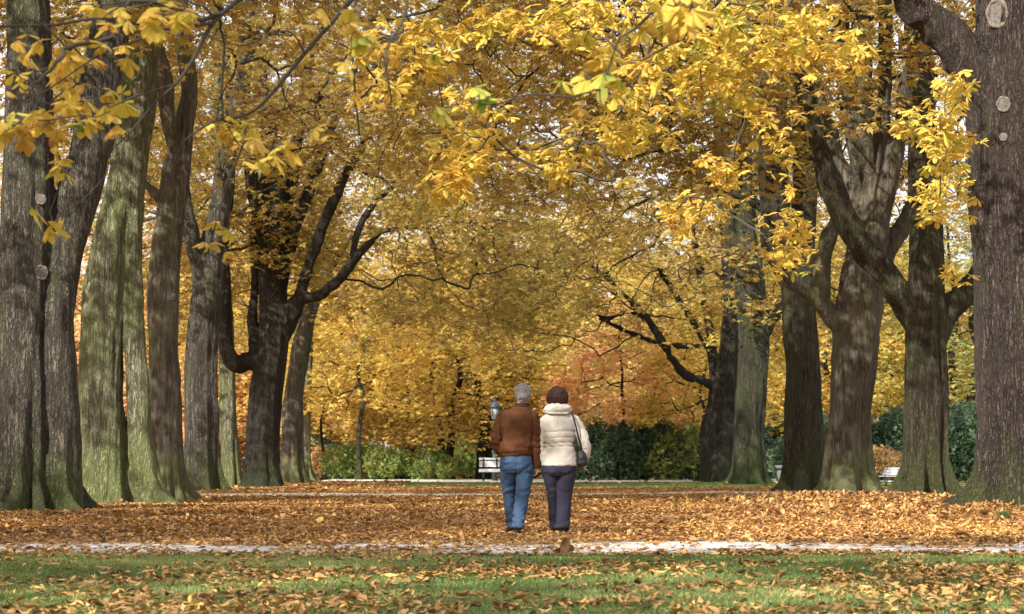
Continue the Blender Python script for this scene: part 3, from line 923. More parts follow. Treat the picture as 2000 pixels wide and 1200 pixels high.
# right row
avenue(CH, "tree", "huge reddish brown trunk at the right edge with oval pruning scars", 1000,
       [[(2012, 1002, 112), (2006, 920, 92), (2000, 820, 84), (1995, 700, 84), (1990, 560, 82), (1982, 420, 84), (1975, 300, 84), (1972, 180, 80), (1975, 80, 74), (1978, 0, 70), (1985, -250, 60), (1990, -500, 45)],
        [(1945, 250, 50, 0), (1915, 165, 46, -0.1), (1872, 95, 40, -0.2), (1820, 45, 35, -0.3), (1765, -5, 31, -0.5), (1690, -90, 26, -0.7), (1600, -200, 20, -1.0)]],
       B_red, M_och, 11, zlo=7.8, zin=10.5, zhi=17, n=520, shift=1.5, leaves=13, flare=0.6, voxel=0.045)
avenue(CH, "tree", "olive brown trunk forking into three, directly left of the huge right-edge trunk", 980,
       [[(1806, 982, 48), (1807, 900, 41), (1808, 800, 40), (1806, 700, 40), (1805, 620, 40), (1806, 520, 33), (1805, 400, 31), (1800, 250, 29), (1795, 100, 26), (1790, 0, 25), (1785, -250, 20), (1780, -450, 15)],
        [(1800, 660, 30, 0), (1768, 590, 27, -0.2), (1722, 530, 25, -0.4), (1680, 478, 24, -0.6), (1645, 415, 22, -0.8), (1618, 350, 21, -1.0), (1592, 260, 20, -1.2), (1570, 170, 19, -1.4), (1550, 80, 18, -1.6), (1535, -20, 16, -1.8), (1510, -250, 12, -2.2)],
        [(1815, 670, 30), (1850, 610, 26), (1885, 572, 23), (1920, 530, 20), (1960, 470, 18), (2000, 380, 14), (2040, 250, 11)]],
       B_olive, M_och, 12, zlo=6.4, zin=9.8, zhi=17, n=720, shift=-3, R=8.5, leaves=13, voxel=0.045)
avenue(CH, "tree", "burly swollen trunk with a ring-shaped knot and a fan of upright limbs", 975,
       [[(1660, 977, 50), (1660, 900, 42), (1662, 800, 40), (1668, 720, 44), (1674, 650, 47), (1680, 570, 42), (1690, 490, 40), (1696, 420, 40), (1694, 370, 30)],
        [(1685, 430, 20), (1655, 350, 17), (1628, 285, 15), (1602, 200, 14), (1585, 90, 13), (1565, -60, 11), (1540, -300, 8)],
        [(1690, 410, 18), (1672, 320, 16), (1660, 200, 14), (1652, 100, 12), (1650, -60, 11), (1640, -300, 8)],
        [(1693, 400, 18), (1692, 300, 17), (1690, 150, 14), (1690, -50, 12), (1695, -300, 8)],
        [(1700, 410, 20), (1716, 320, 18), (1726, 200, 16), (1727, 60, 15), (1732, -60, 13), (1740, -300, 9)],
        [(1705, 450, 24), (1732, 370, 22), (1758, 270, 19), (1774, 160, 15), (1785, 0, 12), (1800, -250, 9)],
        [(1660, 650, 30, 0), (1618, 612, 20, -0.2), (1585, 580, 16, -0.3), (1550, 562, 12, -0.5), (1520, 530, 8, -0.7)],
        [(1602, 600, 18, -0.2), (1602, 530, 17, -0.2), (1618, 465, 15, -0.1), (1640, 410, 12, 0.1), (1665, 340, 9, 0.3)],
        [(1690, 560, 24, 0), (1725, 500, 20, 0.2), (1765, 440, 17, 0.4), (1798, 380, 15, 0.6), (1820, 300, 12, 0.8)]],
       B_smooth, M_och, 13, zlo=7.2, zin=9.8, zhi=17, n=560, shift=1.0, leaves=13, voxel=0.045, lump=0.10)
avenue(CH, "tree", "brown furrowed trunk left of the burly knotted tree, with stems dividing into parallel uprights", 962,
       [[(1570, 964, 42), (1571, 900, 37), (1571, 800, 36), (1568, 700, 34), (1561, 600, 32), (1562, 520, 27), (1572, 420, 23), (1572, 300, 22), (1566, 200, 21), (1560, 50, 18), (1555, -150, 16), (1550, -350, 11)],
        [(1552, 590, 19), (1530, 470, 17), (1525, 350, 15), (1522, 200, 15), (1515, 50, 13), (1508, -120, 11)],
        [(1545, 560, 14), (1502, 480, 13), (1496, 380, 13), (1494, 250, 12), (1488, 90, 11), (1480, -80, 9)],
        [(1545, 470, 9), (1480, 400, 8), (1400, 365, 7), (1330, 320, 6), (1270, 285, 4)]],
       B_olive, M_och, 14, zlo=7.0, zin=10, zhi=18, n=750, shift=-2.5, R=8.5, leaves=15, voxel=0.05)
avenue(CH, "tree", "dark trunk with a lit mossy front, tightest of the cluster right of the couple", 946,
       [[(1462, 948, 34), (1463, 850, 30), (1469, 750, 30), (1473, 650, 30), (1466, 560, 29), (1456, 470, 25), (1452, 380, 19), (1455, 280, 15), (1450, 150, 12), (1445, 0, 10), (1440, -250, 8)],
        [(1490, 650, 15), (1520, 602, 12), (1542, 570, 9), (1570, 540, 7)],
        [(1445, 520, 18), (1425, 430, 14), (1425, 320, 13), (1400, 200, 11), (1388, 100, 9), (1380, -50, 8)]],
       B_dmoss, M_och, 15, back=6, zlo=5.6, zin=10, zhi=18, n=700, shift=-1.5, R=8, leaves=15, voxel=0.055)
avenue(CH, "tree", "shaded dark trunk directly behind the mossy-fronted one in the right cluster", 942,
       [[(1408, 944, 26), (1412, 850, 24), (1416, 750, 22), (1425, 650, 20), (1428, 540, 16), (1415, 420, 13), (1405, 300, 11), (1400, 100, 9)],
        [(1425, 560, 12), (1440, 470, 12), (1470, 380, 11), (1480, 250, 10), (1470, 80, 8)]],
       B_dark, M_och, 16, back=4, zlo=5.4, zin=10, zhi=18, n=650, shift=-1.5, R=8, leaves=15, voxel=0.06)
avenue(CH, "tree", "slender black tree with long bare limbs arching left over the avenue", 940,
       [[(1380, 942, 17), (1384, 850, 14), (1396, 760, 12), (1390, 680, 10), (1376, 590, 9), (1365, 520, 8), (1352, 430, 6), (1345, 330, 5)],
        [(1394, 755, 9, 0), (1368, 742, 8, -0.6), (1342, 735, 8, -1.2), (1315, 705, 7.5, -2), (1292, 665, 7, -2.8), (1262, 620, 6.5, -3.6), (1228, 585, 6, -4.4), (1195, 550, 5, -5.2), (1155, 520, 3.5, -6.0)],
        [(1388, 690, 7, 0), (1360, 640, 6, -1), (1335, 600, 5.5, -2), (1310, 560, 5, -3), (1285, 525, 3.5, -4)],
        [(1265, 625, 4, -3.6), (1225, 610, 3.5, -4), (1190, 622, 3, -4.4), (1165, 615, 2, -4.8)],
        [(1388, 675, 5, 0), (1330, 676, 5, -1.2), (1280, 668, 4.5, -2.2), (1230, 650, 4, -3), (1170, 622, 3, -4)]],
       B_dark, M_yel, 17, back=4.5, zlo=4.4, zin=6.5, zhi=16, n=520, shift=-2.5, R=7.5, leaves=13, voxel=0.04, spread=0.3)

# ------------------------------------------------------------------ background trees (templates copied with shared meshes)


def template(h, R, zlo, zin, n, leaves, seed, trunk_r, lsize=0.2, spread=0.5, stems=1, k=5, lean=0.0):
    rng = np.random.default_rng(seed)
    limbs = []
    for s in range(stems):
        a = rng.uniform(0, 6.28)
        pts, rad = [], []
        off = 0.0 if stems == 1 else 0.12
        for q in range(9):
            t = q / 8
            pts.append((off * math.cos(a) + math.cos(a) * lean * t * h * 0.3 + rng.normal(0, 0.05 + 0.1 * t), off * math.sin(a) + math.sin(a) * lean * t * h * 0.3 + rng.normal(0, 0.05 + 0.1 * t), -0.3 + t * h * 0.86))
            rad.append(trunk_r * (1 - 0.85 * t) + 0.015)
        limbs.append(smooth_path(pts, rad, 3))
    m0 = MB()
    for p, r in limbs: m0.tube(p, r, 9)
    V, Q, T = m0.data()
    z = np.clip(V[:, 2], 0, None)
    V[:, :2] *= (1 + 0.5 * np.exp(-z / 0.3))[:, None]
    tme = mesh_np("trunk", V, Q, T, smooth=True)
    at = crown_pts(np.array((0., 0.)), R, zlo, zin, h, n, rng)
    nd, dr = limb_nodes(limbs, zin * 0.7)
    pos, par, cnt, order = skeleton(nd, dr, at, 0.35)
    bv, bq, C = branches(pos, par, cnt, order, len(nd), dr, 0.008, sides=4, rings=4, rng=rng)
    g = np.array(order); thin = np.where(cnt[g] <= 10)[0]
    N = leaves * len(g); e = rng.choice(thin, N); t = rng.uniform(0.1, 1, N) ** 0.6
    r = C.shape[1] - 1; i0 = np.minimum((t * r).astype(int), r - 1); f = (t * r - i0)[:, None]
    pt = C[e, i0] * (1 - f) + C[e, i0 + 1] * f
    off = rng.normal(0, spread, (N, 3)); off[:, 2] *= 0.5
    pt = pt + off
    tn = np.clip(0.5 + fbm(pt * 0.5, seed, 2) * 0.4 + rng.normal(0, 0.2, N), 0, 1)
    V, Q, tt = palmate(pt, rng.uniform(0.75, 1.2, N) * lsize, rng, k=k, tint=tn, w=0.26)
    cme = crown_mesh(V, Q, None, tt, bv, bq, M_och, B_dark)
    tme.materials.append(B_dark)
    return tme, cme


TA = template(17, 6.0, 1.9, 3.6, 480, 20, 101, 0.32)
TB = template(14, 5.0, 1.5, 3.0, 420, 20, 102, 0.24, stems=2, lean=0.25)
TC = template(9.0, 3.4, 2.9, 3.7, 280, 20, 103, 0.13, lsize=0.17, spread=0.35)
TD = template(19, 6.8, 4.5, 7.0, 460, 24, 104, 0.35)


def put(tp, x, D, scale, leafm, barkm, label, name="tree", group="trees beyond the end of the avenue", rz=None, X=None):
    r = random.Random(label + str(x))
    b = P(x, 900, D)
    root = thing(name, ((b[0] if X is None else X), D, -0.05), label, "tree", group, r.uniform(0, 6.28) if rz is None else rz)
    root.scale = (scale, scale, scale * r.uniform(0.93, 1.07))
    for nm, me, ms in (("trunk", tp[0], (barkm,)), ("crown", tp[1], (leafm, barkm))):
        o = bpy.data.objects.new(nm, me); col.objects.link(o); o.parent = root
        for i, m in enumerate(ms):
            o.material_slots[i].link = 'OBJECT'; o.material_slots[i].material = m
    return root


YT = "yellow_tree"
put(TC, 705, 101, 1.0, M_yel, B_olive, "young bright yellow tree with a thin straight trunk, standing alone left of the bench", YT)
put(TB, 870, 106, 0.85, M_och, B_dark, "ochre tree with two crossed leaning stems, left of the bench")
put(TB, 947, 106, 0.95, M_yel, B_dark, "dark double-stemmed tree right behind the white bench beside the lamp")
put(TC, 1212, 102.5, 0.92, M_oran, B_dark, "salmon orange maple glowing right of the couple", "maple_tree")
put(TC, 1373, 99, 0.85, M_yel, B_dark, "thin young tree with yellow leaves, just left of the dark trunk cluster", "maple_tree")
put(TC, 1140, 114, 0.85, M_pale, B_dark, "pale golden sunlit tree above the woman's right shoulder", "golden_tree")
put(TC, 632, 108, 0.72, M_pale, B_dark, "pale golden low tree behind the thin mossy trunk of the left row", "golden_tree")
bgl = [(-60, 118, TA, 1.0, M_oran, "orange tree seen at the far left edge"), (90, 125, TA, 1.0, M_och, "ochre tree behind the massive double trunk at the left"),
       (290, 116, TB, 1.05, M_oran, "rusty orange tree showing between the pale mossy trunk and the smooth grey trunk"),
       (400, 128, TA, 1.0, M_och, "ochre tree showing between the smooth grey trunk and the V-shaped tree"),
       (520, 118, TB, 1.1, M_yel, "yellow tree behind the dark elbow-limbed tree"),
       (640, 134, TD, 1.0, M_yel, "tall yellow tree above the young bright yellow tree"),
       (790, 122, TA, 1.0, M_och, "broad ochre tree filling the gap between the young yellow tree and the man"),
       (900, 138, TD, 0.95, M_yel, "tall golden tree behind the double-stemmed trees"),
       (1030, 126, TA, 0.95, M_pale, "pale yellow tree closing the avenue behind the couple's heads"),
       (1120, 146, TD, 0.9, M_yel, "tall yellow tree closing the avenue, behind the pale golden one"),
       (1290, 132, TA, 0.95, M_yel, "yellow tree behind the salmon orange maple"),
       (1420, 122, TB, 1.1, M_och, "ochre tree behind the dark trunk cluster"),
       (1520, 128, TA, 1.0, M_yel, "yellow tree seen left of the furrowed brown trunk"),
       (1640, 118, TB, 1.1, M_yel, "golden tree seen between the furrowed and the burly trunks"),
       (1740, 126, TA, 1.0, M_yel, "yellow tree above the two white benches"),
       (1880, 116, TB, 1.1, M_ygre, "yellow green tree seen between the olive trunk and the huge right-edge trunk"),
       (2040, 124, TA, 1.0, M_och, "ochre tree beyond the right edge trunk")]
for x, D, tp, s, m, lb in bgl:
    put(tp, x, D, s, m, B_dark, lb)
# second belt behind, reads as one far wood
wood = MB()
rgw = np.random.default_rng(77)
pts = []
for k in range(44):
    X = -75 + k * 3.5 + rgw.normal(0, 1); Y = rgw.uniform(152, 185); hh = rgw.uniform(13, 19)
    n = 1500
    d = nz(rgw.normal(0, 1, (n, 3)))
    pts.append(np.array((X, Y, hh * 0.52)) + d * np.array((4.6, 4.6, hh * 0.47)) * rgw.uniform(0.75, 1.0, (n, 1)) + rgw.normal(0, 0.5, (n, 3)))
pts = np.vstack(pts); pts = pts[pts[:, 2] > 0.2]
V, Q, tt = palmate(pts, rgw.uniform(0.45, 0.8, len(pts)), rgw, k=5, w=0.3, tint=np.clip(0.5 + fbm(pts * 0.12, 9, 2) * 0.7 + rgw.normal(0, 0.15, len(pts)), 0, 1))
fw = link("far_wood", mesh_np("far_wood", V, Q, None, {"tint": tt}), M_och)
tag(fw, "distant autumn wood closing the view behind the single trees", None, None, "stuff")


def shrub_mesh(seed, lobes, n, ls=0.12, k=4):
    rng = np.random.default_rng(seed)
    P_, T_ = [], []
    for (x, y, z, r, h) in lobes:
        m = int(n * r * h)
        d = nz(rng.normal(0, 1, (m, 3)))
        p = np.array((x, y, z)) + d * np.array((r, r, h)) * rng.uniform(0.55, 1.02, (m, 1)) * (1 + 0.22 * vnoise(d * 3 + x, seed))[:, None]
        P_.append(p)
    p = np.vstack(P_); p = p[p[:, 2] > 0.05]
    V, Q, tt = palmate(p, rng.uniform(0.7, 1.3, len(p)) * ls, rng, k=k, tilt=0.9, w=0.3, droop=0.3,
                       tint=np.clip(0.5 + fbm(p * 1.2, seed, 2) * 0.5 + rng.normal(0, 0.2, len(p)), 0, 1))
    me = mesh_np("foliage", V, Q, None, {"tint": tt}); me.materials.append(M_gre)
    st = MB()
    for (x, y, z, r, h) in lobes:
        for q in range(3):
            e = rng.normal(0, 0.45, 2) * r
            st.tube([(x * 0.6, y * 0.6, -0.1), (x + e[0] * 0.5, y + e[1] * 0.5, z * 0.6), (x + e[0], y + e[1], z + h * 0.4)], [0.05, 0.035, 0.012], 6)
    a, b, c = st.data(); sm = mesh_np("stem", a, b, c, smooth=True); sm.materials.append(B_dark)
    return me, sm


SA = shrub_mesh(1, [(-1.2, 0, 1.1, 1.2, 1.1), (0.4, .3, 1.5, 1.3, 1.4), (1.6, -.2, 1.0, 1.0, 1.0), (0, -.9, .8, 1.1, .8)], 1500, 0.13)
SB = shrub_mesh(2, [(-.5, 0, .8, .9, .8), (.6, .1, .7, .8, .75), (0, -.3, 1.1, .6, .6)], 2600, 0.09)
SC = shrub_mesh(3, [(0, 0, 1.5, 1.5, 1.6), (.9, .3, 2.4, 1.0, 1.1), (-.9, -.2, 1.9, 1.0, 1.0)], 1500, 0.13)


def shrub(tp, x, D, s, m, label, sz=1.0):
    b = P(x, 900, D)
    r = random.Random(label)
    root = thing("shrub", (b[0], D, -0.03), label, "shrub", "shrubs along the far road", r.uniform(0, 6.28))
    root.scale = (s, s, s * sz)
    for nm, me, mm in (("foliage", tp[0], m), ("stem", tp[1], B_dark)):
        o = bpy.data.objects.new(nm, me); col.objects.link(o); o.parent = root
        o.material_slots[0].link = 'OBJECT'; o.material_slots[0].material = mm


for a in [(SA, 1165, 101, 1.02, M_gre, "dark green rhododendron just right of the woman"),
          (SC, 1232, 100.5, 0.82, M_gre, "tall dark green rhododendron under the salmon maple"),
          (SA, 1298, 101, 1.05, M_gre, "dark green rhododendron left of the pale green bush"),
          (SB, 1345, 100, 1.45, M_lgre, "pale green bush left of the dark trunk cluster"),
          (SC, 1110, 119, 1.15, M_gre, "dark green shrub between the couple and the golden tree"),
          (SA, 1010, 120, 1.1, M_lgre, "green shrub hidden behind the couple"),
          (SA, 915, 116, 0.8, M_lgre, "fresh green shrub left of the white bench"),
          (SA, 825, 103.5, 0.6, M_lgre, "light green hedge bush behind the two crossed stems"),
          (SB, 770, 103, 0.9, M_lgre, "bright green low bush right of the young yellow tree"),
          (SB, 733, 103, 1.0, M_lgre, "bright green bush directly right of the thin yellow tree's trunk"),
          (SB, 676, 103, 1.0, M_lgre, "bright green bush directly left of the thin yellow tree's trunk"),
          (SB, 640, 112, 0.95, M_red, "reddish low shrub between the green bush and the thin mossy trunk"),
          (SA, 612, 117, 0.85, M_gre, "blue green shrub beside the thin mossy trunk at the left"),
          (SC, 560, 118, 0.85, M_red, "rusty shrub behind the leaning brown trunk"),
          (SC, 470, 118, 0.9, M_red, "rust red shrub behind the slim greenish trunk"),
          (SC, 360, 112, 0.9, M_oran, "orange shrub between the smooth grey and the V-shaped trunks"),
          (SC, 150, 112, 1.0, M_oran, "orange shrub between the double trunk and the mossy trunk at the left"),
          (SC, 1450, 114, 0.9, M_gre, "dark shrub behind the trunk cluster on the right"),
          (SC, 1512, 116, 1.05, M_gre, "dark green shrub behind the clipped round bush"),
          (SB, 1518, 96, 1.05, M_gre, "clipped round dark green bush beside the grey stone block"),
          (SA, 1620, 112, 1.1, M_gre, "dark green shrub between the furrowed and the burly trunk"),
          (SC, 1715, 102, 0.95, M_gre, "dark green shrub behind the two white benches"),
          (SB, 1730, 99, 0.9, M_red, "small rust red bush above the benches"),
          (SC, 1780, 104, 0.95, M_gre, "dark green shrub hidden by the olive forked trunk"),
          (SC, 1880, 92, 0.95, M_gre, "deep dark green yew left of the huge right trunk"),
          (SC, 1960, 98, 1.05, M_gre, "dark green yew behind the huge right trunk"),
          (SC, 2070, 98, 1.05, M_gre, "dark green yew outside the right edge")]:
    shrub(*a)

# ------------------------------------------------------------------ near trees standing outside the frame, their boughs hang into it


def boughs(name, label, base, trunk, extra, regions, bark, leafm, seed, leaves, lsize, upper=None, tint=(0.45, 0.14), rtip=0.0028, droop=0.5, wf=1.0, keep=1.0):
    rng = np.random.default_rng(seed)
    base = np.array(base, float)
    limbs = [smooth_path(np.array([q[:3] for q in s]), np.array([q[3] for q in s])) for s in [trunk] + extra]
    pts = []
    for (cx, cy, rx, ry, D0, D1, n) in regions:
        for q in range(max(1, int(n * keep + 0.5))):
            while True:
                a, b = rng.uniform(-1, 1, 2)
                if a * a + b * b <= 1: break
            pts.append(P(cx + a * rx, cy + b * ry, rng.uniform(D0, D1)))
    if upper is not None: pts += list(upper)
    root = build_tree(name, limbs, base, label, "tree", bark, leafm, np.array(pts), seed, 0.05, "near chestnut trees whose boughs hang into view", leaves=leaves,
                      lsize=lsize, spread=0.075, rtip=rtip, zmin=3.2, path_w=0.2, tint=tint, fine=True, tip=1.2, droop=droop, rexp=0.40, rmax=0.014, wf=wf)
    return root


# left: limb from a tree behind the camera
RL = [(120, 70, 110, 60, 11, 12.5, 12), (95, 130, 80, 45, 11, 12.5, 9), (30, 190, 40, 50, 11, 12, 5), (165, 205, 75, 45, 11, 12.5, 10), (100, 225, 60, 30, 11, 12, 5),
      (40, 250, 35, 20, 11, 12, 3), (122, 290, 20, 30, 11.2, 11.8, 3), (215, 160, 45, 40, 11.5, 12.5, 6), (350, 25, 25, 30, 10.8, 11.6, 4), (470, 235, 40, 25, 12, 13, 5),
      (520, 290, 60, 30, 12, 13, 7), (405, 210, 20, 15, 12, 13, 2), (105, 445, 22, 8, 11.5, 11.8, 3), (415, 500, 12, 10, 12.2, 12.6, 2), (460, 520, 12, 8, 12.3, 12.6, 1),
      (410, 465, 10, 8, 12.2, 12.6, 1), (610, 250, 15, 10, 12.5, 13, 1), (235, 30, 50, 40, 11, 12.5, 5), (690, 100, 18, 30, 10, 10.6, 3), (930, 190, 25, 12, 10, 10.8, 3),
      (870, 150, 15, 15, 10, 10.6, 1), (450, 60, 40, 40, 12, 13, 2), (640, 60, 60, 30, 12, 13, 2), (590, 20, 60, 30, 12, 13, 2), (1320, 5, 40, 12, 9.5, 10.2, 4), (1180, 130, 60, 15, 10.2, 10.8, 3), (1160, 180, 25, 14, 10, 10.4, 3), (1205, 78, 20, 8, 10.2, 10.8, 2)]
b0 = np.array((-4.6, 0.5, 0.0))
def wire(px, D0, D1, r0, r1):
    m = len(px) - 1
    return [(*P(x, y, D0 + (D1 - D0) * i / m), r0 + (r1 - r0) * i / m) for i, (x, y) in enumerate(px)]


boughs("chestnut_tree", "yellow boughs hanging in at the upper left on thin arching twigs", b0,
       [(-4.6, .5, -.3, .34), (-4.55, .6, 1.5, .28), (-4.4, .8, 3.5, .26), (-4.0, 1.6, 5.6, .22), (-3.6, 2.2, 8, .16), (-3.4, 2.4, 11, .08)],
       [[(-4.1, 1.3, 5.0, .14), (-2.8, 4.5, 6.0, .10), (-1.6, 8.5, 5.6, .06), (-1.0, 11.3, 4.6, .03), (*P(620, -200, 12.2), .02)],
        wire([(620, -200), (530, -70), (465, 0), (416, 45), (378, 115), (343, 165), (304, 200), (252, 262)], 12.2, 12.0, .018, .004),
        wire([(416, 45), (315, 56), (245, 42), (182, 37), (105, 49), (0, 52), (-60, 60)], 12.1, 11.6, .011, .005),
        wire([(330, 52), (266, 80), (210, 101), (175, 119), (105, 168), (45, 203)], 12.05, 11.6, .008, .003),
        wire([(830, -190), (760, -90), (686, 0), (595, 105), (525, 190), (480, 225), (413, 240), (353, 280)], 12.6, 12.5, .018, .004),
        wire([(343, 165), (260, 190), (180, 225), (110, 240)], 12.0, 11.7, .006, .002),
        wire([(252, 262), (215, 300), (205, 345), (150, 400), (122, 417), (108, 440)], 12.0, 11.8, .004, .002),
        wire([(595, 105), (560, 60), (470, 90), (380, 60)], 12.5, 12.2, .006, .002),
        [(-1.0, 11.3, 4.6, .03)] + wire([(775, -60), (790, 30), (755, 100), (765, 200)], 10.8, 10.5, .009, .004),
        [(-1.0, 11.3, 4.6, .03), (.6, 11.0, 4.0, .02)] + wire([(1340, -60), (1335, 60), (1250, 120)], 10.3, 10.4, .010, .005)],
       RL, B_twig, M_near, 201, 2, 0.105, tint=(0.52, 0.16), wf=1.2, droop=0.7, keep=0.72)
# centre and right: limbs from a near tree right of the frame
RR = [(800, 90, 100, 80, 17, 19, 26), (735, 180, 45, 35, 17, 19, 9), (900, 270, 60, 45, 17, 19, 15), (880, 350, 45, 40, 17, 19, 13), (920, 190, 50, 30, 18, 20, 6),
      (1000, 20, 110, 45, 16, 19, 16), (1120, 50, 90, 55, 16, 19, 18), (1250, 50, 140, 75, 16, 20, 46), (1400, 50, 140, 75, 16, 20, 52), (1510, 90, 70, 60, 17, 20, 20),
      (1300, 160, 120, 60, 17, 20, 32), (1430, 150, 80, 55, 17, 20, 20), (1245, 255, 85, 40, 17, 19, 18), (1100, 315, 60, 35, 17, 19, 12), (1190, 345, 25, 15, 17, 18, 3),
      (1140, 260, 60, 20, 18, 20, 6), (1000, 300, 50, 20, 18, 20, 4), (1350, 400, 75, 40, 20, 23, 16), (1400, 330, 70, 30, 20, 23, 8), (1330, 440, 40, 14, 20, 22, 5), (1540, 430, 60, 50, 20, 23, 9),
      (1570, 480, 50, 25, 20, 23, 8), (1520, 530, 30, 12, 20, 23, 3), (1600, 45, 60, 40, 17, 20, 12), (1665, 110, 60, 35, 17, 20, 13), (1590, 120, 60, 35, 17, 20, 8), (1500, 250, 60, 60, 19, 22, 9),
      (1850, 175, 40, 45, 20, 23, 14), (1855, 290, 38, 60, 20, 23, 22), (1835, 370, 40, 30, 20, 23, 9), (1760, 235, 45, 14, 20, 22, 6), (1830, 420, 40, 12, 20, 22, 4), (1800, 270, 30, 25, 20, 22, 5),
      (1880, 540, 20, 10, 21, 22, 2), (1600, -90, 300, 60, 16, 20, 30), (1200, -120, 350, 80, 16, 20, 50), (850, -90, 150, 60, 16, 19, 16)]
boughs("chestnut_tree", "bright yellow hanging sprays across the top centre and upper right", (6.8, 17.5, 0),
       [(6.8, 17.5, -.3, .5), (6.8, 17.5, 1.5, .42), (6.7, 17.5, 3.6, .38), (6.6, 17.6, 6, .30), (6.5, 17.7, 9, .2), (6.5, 17.8, 12, .1)],
       [[(6.7, 17.5, 4.6, .17), (5.2, 18.0, 5.8, .13), (3.6, 18.2, 6.2, .10), (1.8, 18.2, 6.0, .07), (0.2, 18.1, 5.8, .05), (-1.0, 18.0, 5.2, .03), (-1.25, 18.0, 4.3, .012), (-1.2, 18.0, 3.4, .006)],
        [(6.7, 17.5, 5.2, .14), (5.6, 19.6, 6.2, .10), (4.2, 20.8, 6.0, .06)],
        wire([(1900, -260), (1925, -120), (1905, -20), (1868, 40), (1880, 110), (1846, 190), (1852, 290)], 20.9, 21.3, .011, .003),
        [(4.2, 20.8, 6.0, .045), (2.9, 21.4, 5.6, .03), (2.3, 21.6, 4.3, .010), (1.9, 21.7, 3.2, .005)],
        [(1.8, 18.2, 6.0, .04), (1.4, 18.2, 4.8, .012), (1.0, 18.2, 3.9, .008), (0.7, 18.1, 3.3, .005)]],
       RR, B_twig, M_near, 202, 4, 0.115, tint=(0.42, 0.12), droop=0.45)
bpy.context.view_layer.update()

# unseen trees added outside the frame to shade lawn, path and avenue
shade_trees = [(-12.5, 23, "just outside the left edge"), (-12.5, 15, "second outside the left edge"), (-12.0, 3, "left of the camera"), (-11.5, -9, "behind the camera on the left"), (-21, 21, "in a second row to the left"),
        (-21, 8, "second row, left of the camera"), (-20, -6, "second row, behind the camera"), (15.5, 27, "outside the right edge"), (-20, 46, "second row, behind the V-shaped tree"), (-3, -14, "straight behind the camera")]
for X, Y, w in shade_trees:
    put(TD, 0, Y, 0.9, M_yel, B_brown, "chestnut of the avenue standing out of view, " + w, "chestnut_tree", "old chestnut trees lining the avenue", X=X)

# pruning scars on the two nearest trunks
M_scar = plain("scar_wood", (0.115, 0.105, 0.095), 0.9, 0.45, 22, bstr=0.8)
M_scar2 = plain("scar_rim", (0.15, 0.125, 0.105), 0.9, 0.4, 20, bstr=0.8)


def scar(tree_i, x, y, rx, ry):
    root, tr = trees[tree_i]
    me = tr.data
    bvh = BVHTree.FromPolygons([v.co for v in me.vertices], [p.vertices for p in me.polygons])
    o = Vector((0, 0, CAMZ)) - root.location
    d = (Vector(P(x, y, 30)) - Vector((0, 0, CAMZ))).normalized()
    hit, n, _, _ = bvh.ray_cast(o, d)
    if hit is None: return
    n = Vector((n.x * 0.4, n.y, n.z * 0.2)).normalized()
    pm = ppm(hit.y + root.location.y)
    w, h = rx / pm, ry / pm
    R3 = n.to_track_quat('Z', 'Y').to_matrix()
    rim, dsk = MB(), MB()
    m = 28
    ring = [Vector((math.cos(a) * w, math.sin(a) * h, 0.012 + 0.006 * math.sin(3 * a))) for a in [2 * math.pi * q / m for q in range(m + 1)]]
    rim.tube([tuple(R3 @ p + hit) for p in ring], [min(w, h) * (0.2 + 0.07 * math.sin(5 * q)) for q in range(m + 1)], 7, cap=False)
    V = [R3 @ Vector((math.cos(2 * math.pi * q / m) * w * s, math.sin(2 * math.pi * q / m) * h * s, 0.022 + 0.02 * (1 - s) ** 2)) + hit for s in (1.0, 0.7, 0.4) for q in range(m)] + [R3 @ Vector((0, 0, 0.028)) + hit]
    Q = [[k * m + q, k * m + (q + 1) % m, (k + 1) * m + (q + 1) % m, (k + 1) * m + q] for k in range(2) for q in range(m)]
    dsk.add([tuple(v) for v in V], Q, [[2 * m + q, 2 * m + (q + 1) % m, 3 * m] for q in range(m)])
    s = dsk.build("pruning_scar", M_scar, root, True)
    rim.build("scar_rim", M_scar2, s, True)


scar(0, 81, 533, 11, 13)
scar(0, 80, 390, 9, 9)
scar(8, 1948, 27, 19, 27)
scar(8, 1960, 204, 12, 14)
scar(8, 1960, 268, 7, 7)
scar(10, 1630, 667, 5, 6)
scar(2, 337, 580, 5, 6)

# ------------------------------------------------------------------ street furniture
M_white = plain("white_paint", (0.78, 0.80, 0.84), 0.5, 0.04, 20)
M_iron = plain("dark_iron", (0.03, 0.032, 0.035), 0.5, 0.2, 20)
M_lampm = plain("lamp_metal", (0.06, 0.085, 0.11), 0.5, 0.15, 10)
M_lampg = plain("lamp_glass", (0.38, 0.42, 0.44), 0.25, 0.05, 5, spec=0.6)
M_stone = plain("grey_stone", (0.11, 0.11, 0.11), 0.9, 0.3, 12, bstr=0.4)

